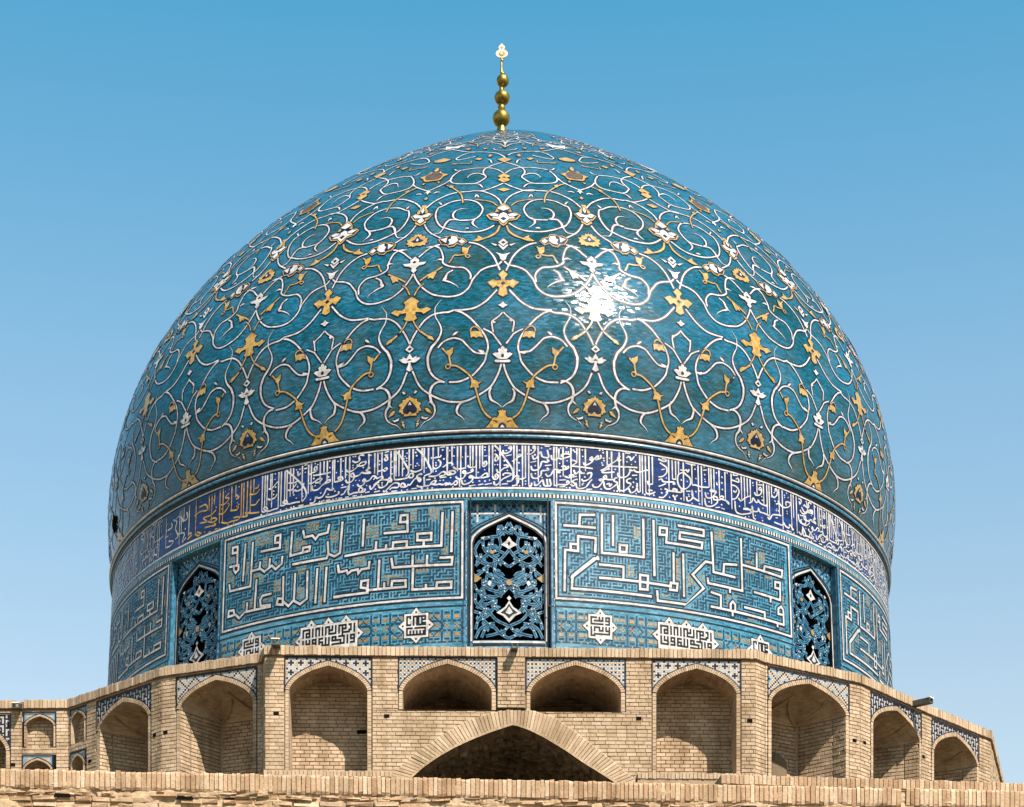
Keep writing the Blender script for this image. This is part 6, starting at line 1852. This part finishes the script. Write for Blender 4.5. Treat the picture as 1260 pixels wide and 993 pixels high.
def right_arcade():
    T = thing('arcade_wall', 'brick arcade of three ribbed niches turning back on the right of the drum', 'wall', (6.2, 34 - DIST, ZBASE))
    B = Bricks(T)
    f1, f2, f3, f4 = Face(ND['C0'], ND['C1']), Face(ND['C1'], ND['C2']), Face(ND['C2'], ND['C3']), Face(ND['C3'], ND['C4'])
    bay(T, B, f1, .05, 1.76, 11.09, ZSP - .03, 11.02, 9.3, .95, 'niche', 'star')
    bay(T, B, f2, .31, 1.96, 11.09, ZSP, 11.02, 9.6, .95, 'niche', 'blackwhite')
    bay(T, B, f3, .18, 1.75, 11.09, ZSP - .03, 11.005, 9.8, .95, 'niche', 'blackwhite')
    for f, rects in ((f1, [(0, .05), (1.76, f1.len)]), (f2, [(0, .31), (1.96, f2.len)]), (f3, [(0, .18), (1.75, f3.len)]), (f4, [(0, f4.len)])):
        backing(T, f, [(a, b, ZBASE, 11.12) for a, b in rects]); backing(T, f, [(0, f.len, 11.085, 11.2)], o=-.0125)
        for a, b in rects: field(B, f, a, b, 9.3, 11.12)
        for a, b in zip([r[1] for r in rects[:-1]], [r[0] for r in rects[1:]]): field(B, f, a, b, 11.092, 11.125)
        parapet(T, B, f, 0, f.len)
    holes(T, f1, [(1.87, 10.16)]); holes(T, f2, [(.12, 10.17), (2.02, 10.35)])
    # doorway in the back of the first niche
    bk = f1.sub((.905 - .79 * .6, -.92 + .03), (.905 + .79 * .6, -.92 + .03))
    o = outline(.47, .25, 9.88, 10.05)
    q = MB(); q.add(np.concatenate([bk.P([.22], [9.3], .0), bk.P(o[:, 0], o[:, 1], .0), bk.P([.72], [9.3], .0)]), [tuple(range(len(o) + 2))], 0)
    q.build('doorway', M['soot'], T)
    B.finish()
    return f1, f2
RF1, RF2 = right_arcade()

def left_arcade():
    T = thing('arcade_wall', 'brick arcade of two ribbed niches turning back on the left of the drum', 'wall', (-5.6, 34 - DIST, ZBASE))
    B = Bricks(T)
    f1, f2 = Face(ND['L1'], ND['L0']), Face(ND['L2'], ND['L1'])
    bay(T, B, f1, .27, 1.775, 11.09, ZSP - .03, 11.03, 9.3, .95, 'niche', 'star')
    bay(T, B, f2, .78, 2.24, 11.09, ZSP - .01, 11.0, 9.6, .9, 'niche', 'blackwhite')
    bay(T, B, f2, .04, .50, 11.10, 10.86, 11.05, 10.49, .14, 'flat', 'blue', ring=.03)
    bay(T, B, f2, .04, .47, 10.345, 10.10, 10.30, 9.6, .5, 'flat', 'blue', ring=.03)
    for f, rects in ((f1, [(0, .27), (1.775, f1.len)]), (f2, [(0, .04), (.50, .78), (2.24, f2.len)])):
        backing(T, f, [(a, b, ZBASE, 11.12) for a, b in rects]); backing(T, f, [(0, f.len, 11.085, 11.2)], o=-.0125)
        for a, b in rects: field(B, f, a, b, 9.3, 11.12)
        for a, b in zip([r[1] for r in rects[:-1]], [r[0] for r in rects[1:]]): field(B, f, a, b, 11.092, 11.125)
        parapet(T, B, f, 0, f.len)
    backing(T, f2, [(.04, .50, 10.345, 10.49)]); field(B, f2, .04, .50, 10.35, 10.49)
    holes(T, f1, [(.07, 10.2)]); holes(T, f2, [(.60, 10.1), (2.33, 10.2)])
    B.finish()
left_arcade()

def side_wall():
    T = thing('side_wall', 'flat brick wall with a small blind niche over a low arch at the far left', 'wall', (-8.5, 34.9 - DIST, ZBASE))
    B = Bricks(T); f = Face(ND['W0'], ND['L2'])
    bay(T, B, f, 2.216, 2.784, 11.075, 10.85, 11.03, 10.455, .13, 'flat', 'blue', ring=.03)
    bay(T, B, f, 2.19, 2.735, 10.335, 10.08, 10.27, 9.6, .5, 'flat', 'blue', ring=.03)
    bay(T, B, f, .5, 1.99, 11.06, 10.41, 11.0, 9.6, .6, 'flat', 'blackwhite')
    rects = [(0, .5, ZBASE, ZT), (1.99, 2.19, ZBASE, ZT), (2.784, 3.0, ZBASE, ZT), (2.19, 2.784, 10.335, 10.455), (2.19, 2.784, 11.07, ZT), (.5, 1.99, 11.055, ZT)]
    backing(T, f, rects)
    for a, b, z0, z1 in rects: field(B, f, a, b, max(z0, 9.6), z1)
    parapet(T, B, f, 0, f.len, gaps=((2.06, 2.2),))
    holes(T, f, [(2.03, 10.16)])
    B.finish()
    return f
SIDEF = side_wall()

def roof():
    q = MB()
    order = ['W0', 'L2', 'L1', 'L0', 'A', 'B', 'C0', 'C1', 'C2', 'C3', 'C4']
    inset = .5
    P = [(ND[k][0], ND[k][1] - DIST + inset, 11.06) for k in order] + [(10.0, 12, 11.06), (-10.5, 12, 11.06)]
    q.add(P, [tuple(range(len(P)))], 0, .4)
    o = q.build('gallery_roof', M['plaster']); o['kind'] = 'structure'
    q = MB()
    q.quad((-40, 27.9 - DIST, ZBASE - .4), (40, 30.9 - DIST, ZBASE - .4), (40, 40, ZBASE - .4), (-40, 40, ZBASE - .4), 0, .4)
    o = q.build('roof_terrace', M['terrace']); o['kind'] = 'structure'
roof()

# ------------------------------------------------------------------ near parapet walls
def near_wall():
    T = thing('parapet_wall', 'long low parapet of upright weathered bricks above crumbling courses, nearest the viewer', 'wall', (0, 28.05 - DIST, 0))
    B = Bricks(T, 295); dx, dd = 14.33, 1.1
    k = 2.6 / 14.33
    F = Face((-6.857 - 2.6, 27.5 - dd * k), (7.47 + 2.6, 28.6 + dd * k))
    rnd = random.Random(21)
    zt = 7.967
    L = F.len
    # the wall mass under and behind
    q = MB()
    q.quad(*F.P([0, L, L, 0], [-1.6, -1.6, 7.15, 7.15], -.02), 0, .4)
    q.quad(*F.P([0, L, L, 0], 7.93, [-.02, -.02, -.45, -.45]), 0, .4)
    q.quad(*F.P([0, L, L, 0], [7.93, 7.93, -1.6, -1.6], -.45), 0, .4)
    for s in (0, L): q.quad(*F.P([s, s, s, s], [-1.6, -1.6, 7.93, 7.93], [-.02, -.45, -.45, -.02]), 0, .4)
    q.build('wall_core', M['brick_old'], T)
    # rough mortar and render face
    ns, nz = int(L / .035), 26
    h = RNG.normal(size=(ns + 8, nz + 8))
    ker = np.ones(3) / 3
    for ax in (0, 1): h = np.apply_along_axis(lambda a: np.convolve(a, ker, 'same'), ax, h)
    big = RNG.normal(size=(ns // 6 + 3, nz // 3 + 3))
    xi = np.linspace(0, big.shape[0] - 1.01, ns); zi = np.linspace(0, big.shape[1] - 1.01, nz)
    bi = np.array([[big[int(a), int(b)] * (1 - a % 1) * (1 - b % 1) + big[int(a) + 1, int(b)] * (a % 1) * (1 - b % 1) + big[int(a), int(b) + 1] * (1 - a % 1) * (b % 1) + big[int(a) + 1, int(b) + 1] * (a % 1) * (b % 1) for b in zi] for a in xi])
    S, Z = np.meshgrid(np.linspace(0, L, ns), np.linspace(7.1, 7.93, nz), indexing='ij')
    O = -.030 + .018 * h[4:4 + ns, 4:4 + nz] + .016 * bi
    q = MB(); q.grid(F.P(S, Z, O), 0, .5)
    q.build('mortar_bed', M['plaster'], T)
    slots = ((2.6 + 3.13, .09), (2.6 + 12.64, .085))
    # soldier course
    soldiers(B, F, 0, L, 7.705, zt, -.06, .0, w=.066, m='brick_old', rnd=rnd, kind='r', gaps=[(s - w / 2, s + w / 2) for s, w in slots[1:]])
    # crumbling courses below
    z = 7.70
    for row in range(6):
        hgt = .088
        z0 = z - hgt; x = rnd.uniform(-.3, 0)
        while x < L:
            ln = rnd.choice([.2, .3, .34, .38, .26]) * rnd.uniform(.85, 1.1)
            keep = (.62, .85, .92, .9, .9, .9)[row]
            if rnd.random() < keep and not any(abs(x + ln / 2 - s) < .12 and row in (0, 1) for s, w in slots):
                zz_ = z0 + rnd.uniform(-.012, .012)
                B.add('rough_brick', F, max(x, 0) + .008, min(x + ln, L) - .008, zz_ + .008, zz_ + hgt * rnd.uniform(.72, .98), -.10, rnd.uniform(-.035, .012), 'brick_old', 'r', roll=rnd.gauss(0, .022))
            x += ln
        z = z0
    # broken fragments in the ragged joint under the soldiers
    for k_ in range(170):
        s = rnd.uniform(0, L); zc = 7.66 + rnd.uniform(-.035, .03); a = rnd.uniform(.04, .12); b = rnd.uniform(.02, .045)
        B.add('brick_fragment', F, s - a, s + a, zc - b / 2, zc + b / 2, -.09, rnd.uniform(-.02, .015), 'brick_old', 'r', roll=rnd.gauss(0, .09))
    # two drain slots
    for s, w in slots:
        q = MB(); a = w * .75
        q.quad(*F.P([s - a, s + a, s + a, s - a], [7.60, 7.60, 7.69, 7.69] if s < 8 else [7.66, 7.66, 7.94, 7.94], -.02 if s < 8 else -.052), 0)
        q.build('drain_slot', M['void'], T)
        B.add('rough_brick', F, s - .09, s + .09, 7.535 if s < 8 else 7.56, 7.595 if s < 8 else 7.61, -.08, .015, 'brick_old', 'r')
    for s in (2.6 + .85, 2.6 + 2.52):
        q = MB(); q.quad(*F.P([s - .12, s + .12, s + .1, s - .1], [7.585, 7.585, 7.635, 7.64], .004), 0); q.build('missing_brick', M['void'], T)
    B.finish()
near_wall()

def rear_ledge():
    T = thing('parapet_wall', 'second low ledge of small upright bricks behind the near parapet at the right', 'wall', (7, 30.2 - DIST, ZBASE - .4))
    B = Bricks(T, 295)
    F = Face((3.3, 29.96), (12.0, 30.86)); zt = 8.594
    q = MB()
    q.quad(*F.P([0, F.len, F.len, 0], [ZBASE - .4, ZBASE - .4, zt - .02, zt - .02], -.02), 0, .4)
    q.quad(*F.P([0, F.len, F.len, 0], zt - .02, [-.02, -.02, -.5, -.5]), 0, .4)
    q.quad(*F.P([0, 0, 0, 0], [ZBASE - .4, ZBASE - .4, zt - .02, zt - .02], [-.5, -.02, -.02, -.5]), 0, .4)
    q.build('wall_core', M['mortar'], T)
    soldiers(B, F, 0, F.len, zt - .15, zt, -.05, .0, w=.07, m='brick_old')
    field(B, F, 0, F.len, 7.9, zt - .16, m='brick_old')
    B.finish()
rear_ledge()

# ------------------------------------------------------------------ rain spouts
def spout(face, s, z, length, w, label, tilt=.12, loc_off=0.0):
    base = face.P(s, z, loc_off)
    T = thing('rain_spout', label, 'rain spout', tuple(base), 'rain spouts on the parapets')
    q = MB(); a = w / 2; t = .018
    prof = [(-a, .09), (-a, 0), (a, 0), (a, .09), (a - t, .09), (a - t, t), (-a + t, t), (-a + t, .09)]
    n = len(prof)
    def ring(o): return face.P([s + x for x, _ in prof], [z + y - tilt * (o - loc_off) for _, y in prof], o)
    q.add(np.concatenate([ring(loc_off - .3), ring(loc_off + length)]), [(i, (i + 1) % n, (i + 1) % n + n, i + n) for i in range(n)] + [tuple(range(n, 2 * n)), tuple(range(n - 1, -1, -1))], 0, .4)
    q.build('trough', M['pipe'], T)
    q = MB()
    o = loc_off + length
    q.add(np.concatenate([face.P([s - a - .006, s + a + .006, s + a + .006, s - a - .006], np.array([.086, .086, .104, .104]) + z - tilt * length, o + .006), face.P([s - a - .006, s + a + .006, s + a + .006, s - a - .006], np.array([.086, .086, .104, .104]) + z - tilt * length, o - .05)]),
          [(0, 1, 2, 3), (0, 4, 5, 1), (1, 5, 6, 2), (2, 6, 7, 3), (3, 7, 4, 0), (4, 7, 6, 5)], 0, .4)
    q.build('lip', M['lime'], T)
spout(FRONT, .19, 11.235, .30, .13, 'short metal rain spout at the left corner of the front wall parapet')
spout(FRONT, 4.0, 11.215, .26, .10, 'short metal rain spout over the middle pilaster of the front wall')
spout(RF2, 1.66, 11.13, .37, .12, 'long metal rain spout jutting from the parapet of the right arcade', tilt=.02)
spout(SIDEF, 2.13, 11.13, .2, .13, 'short worn rain spout in the notch of the far left parapet', tilt=.25)
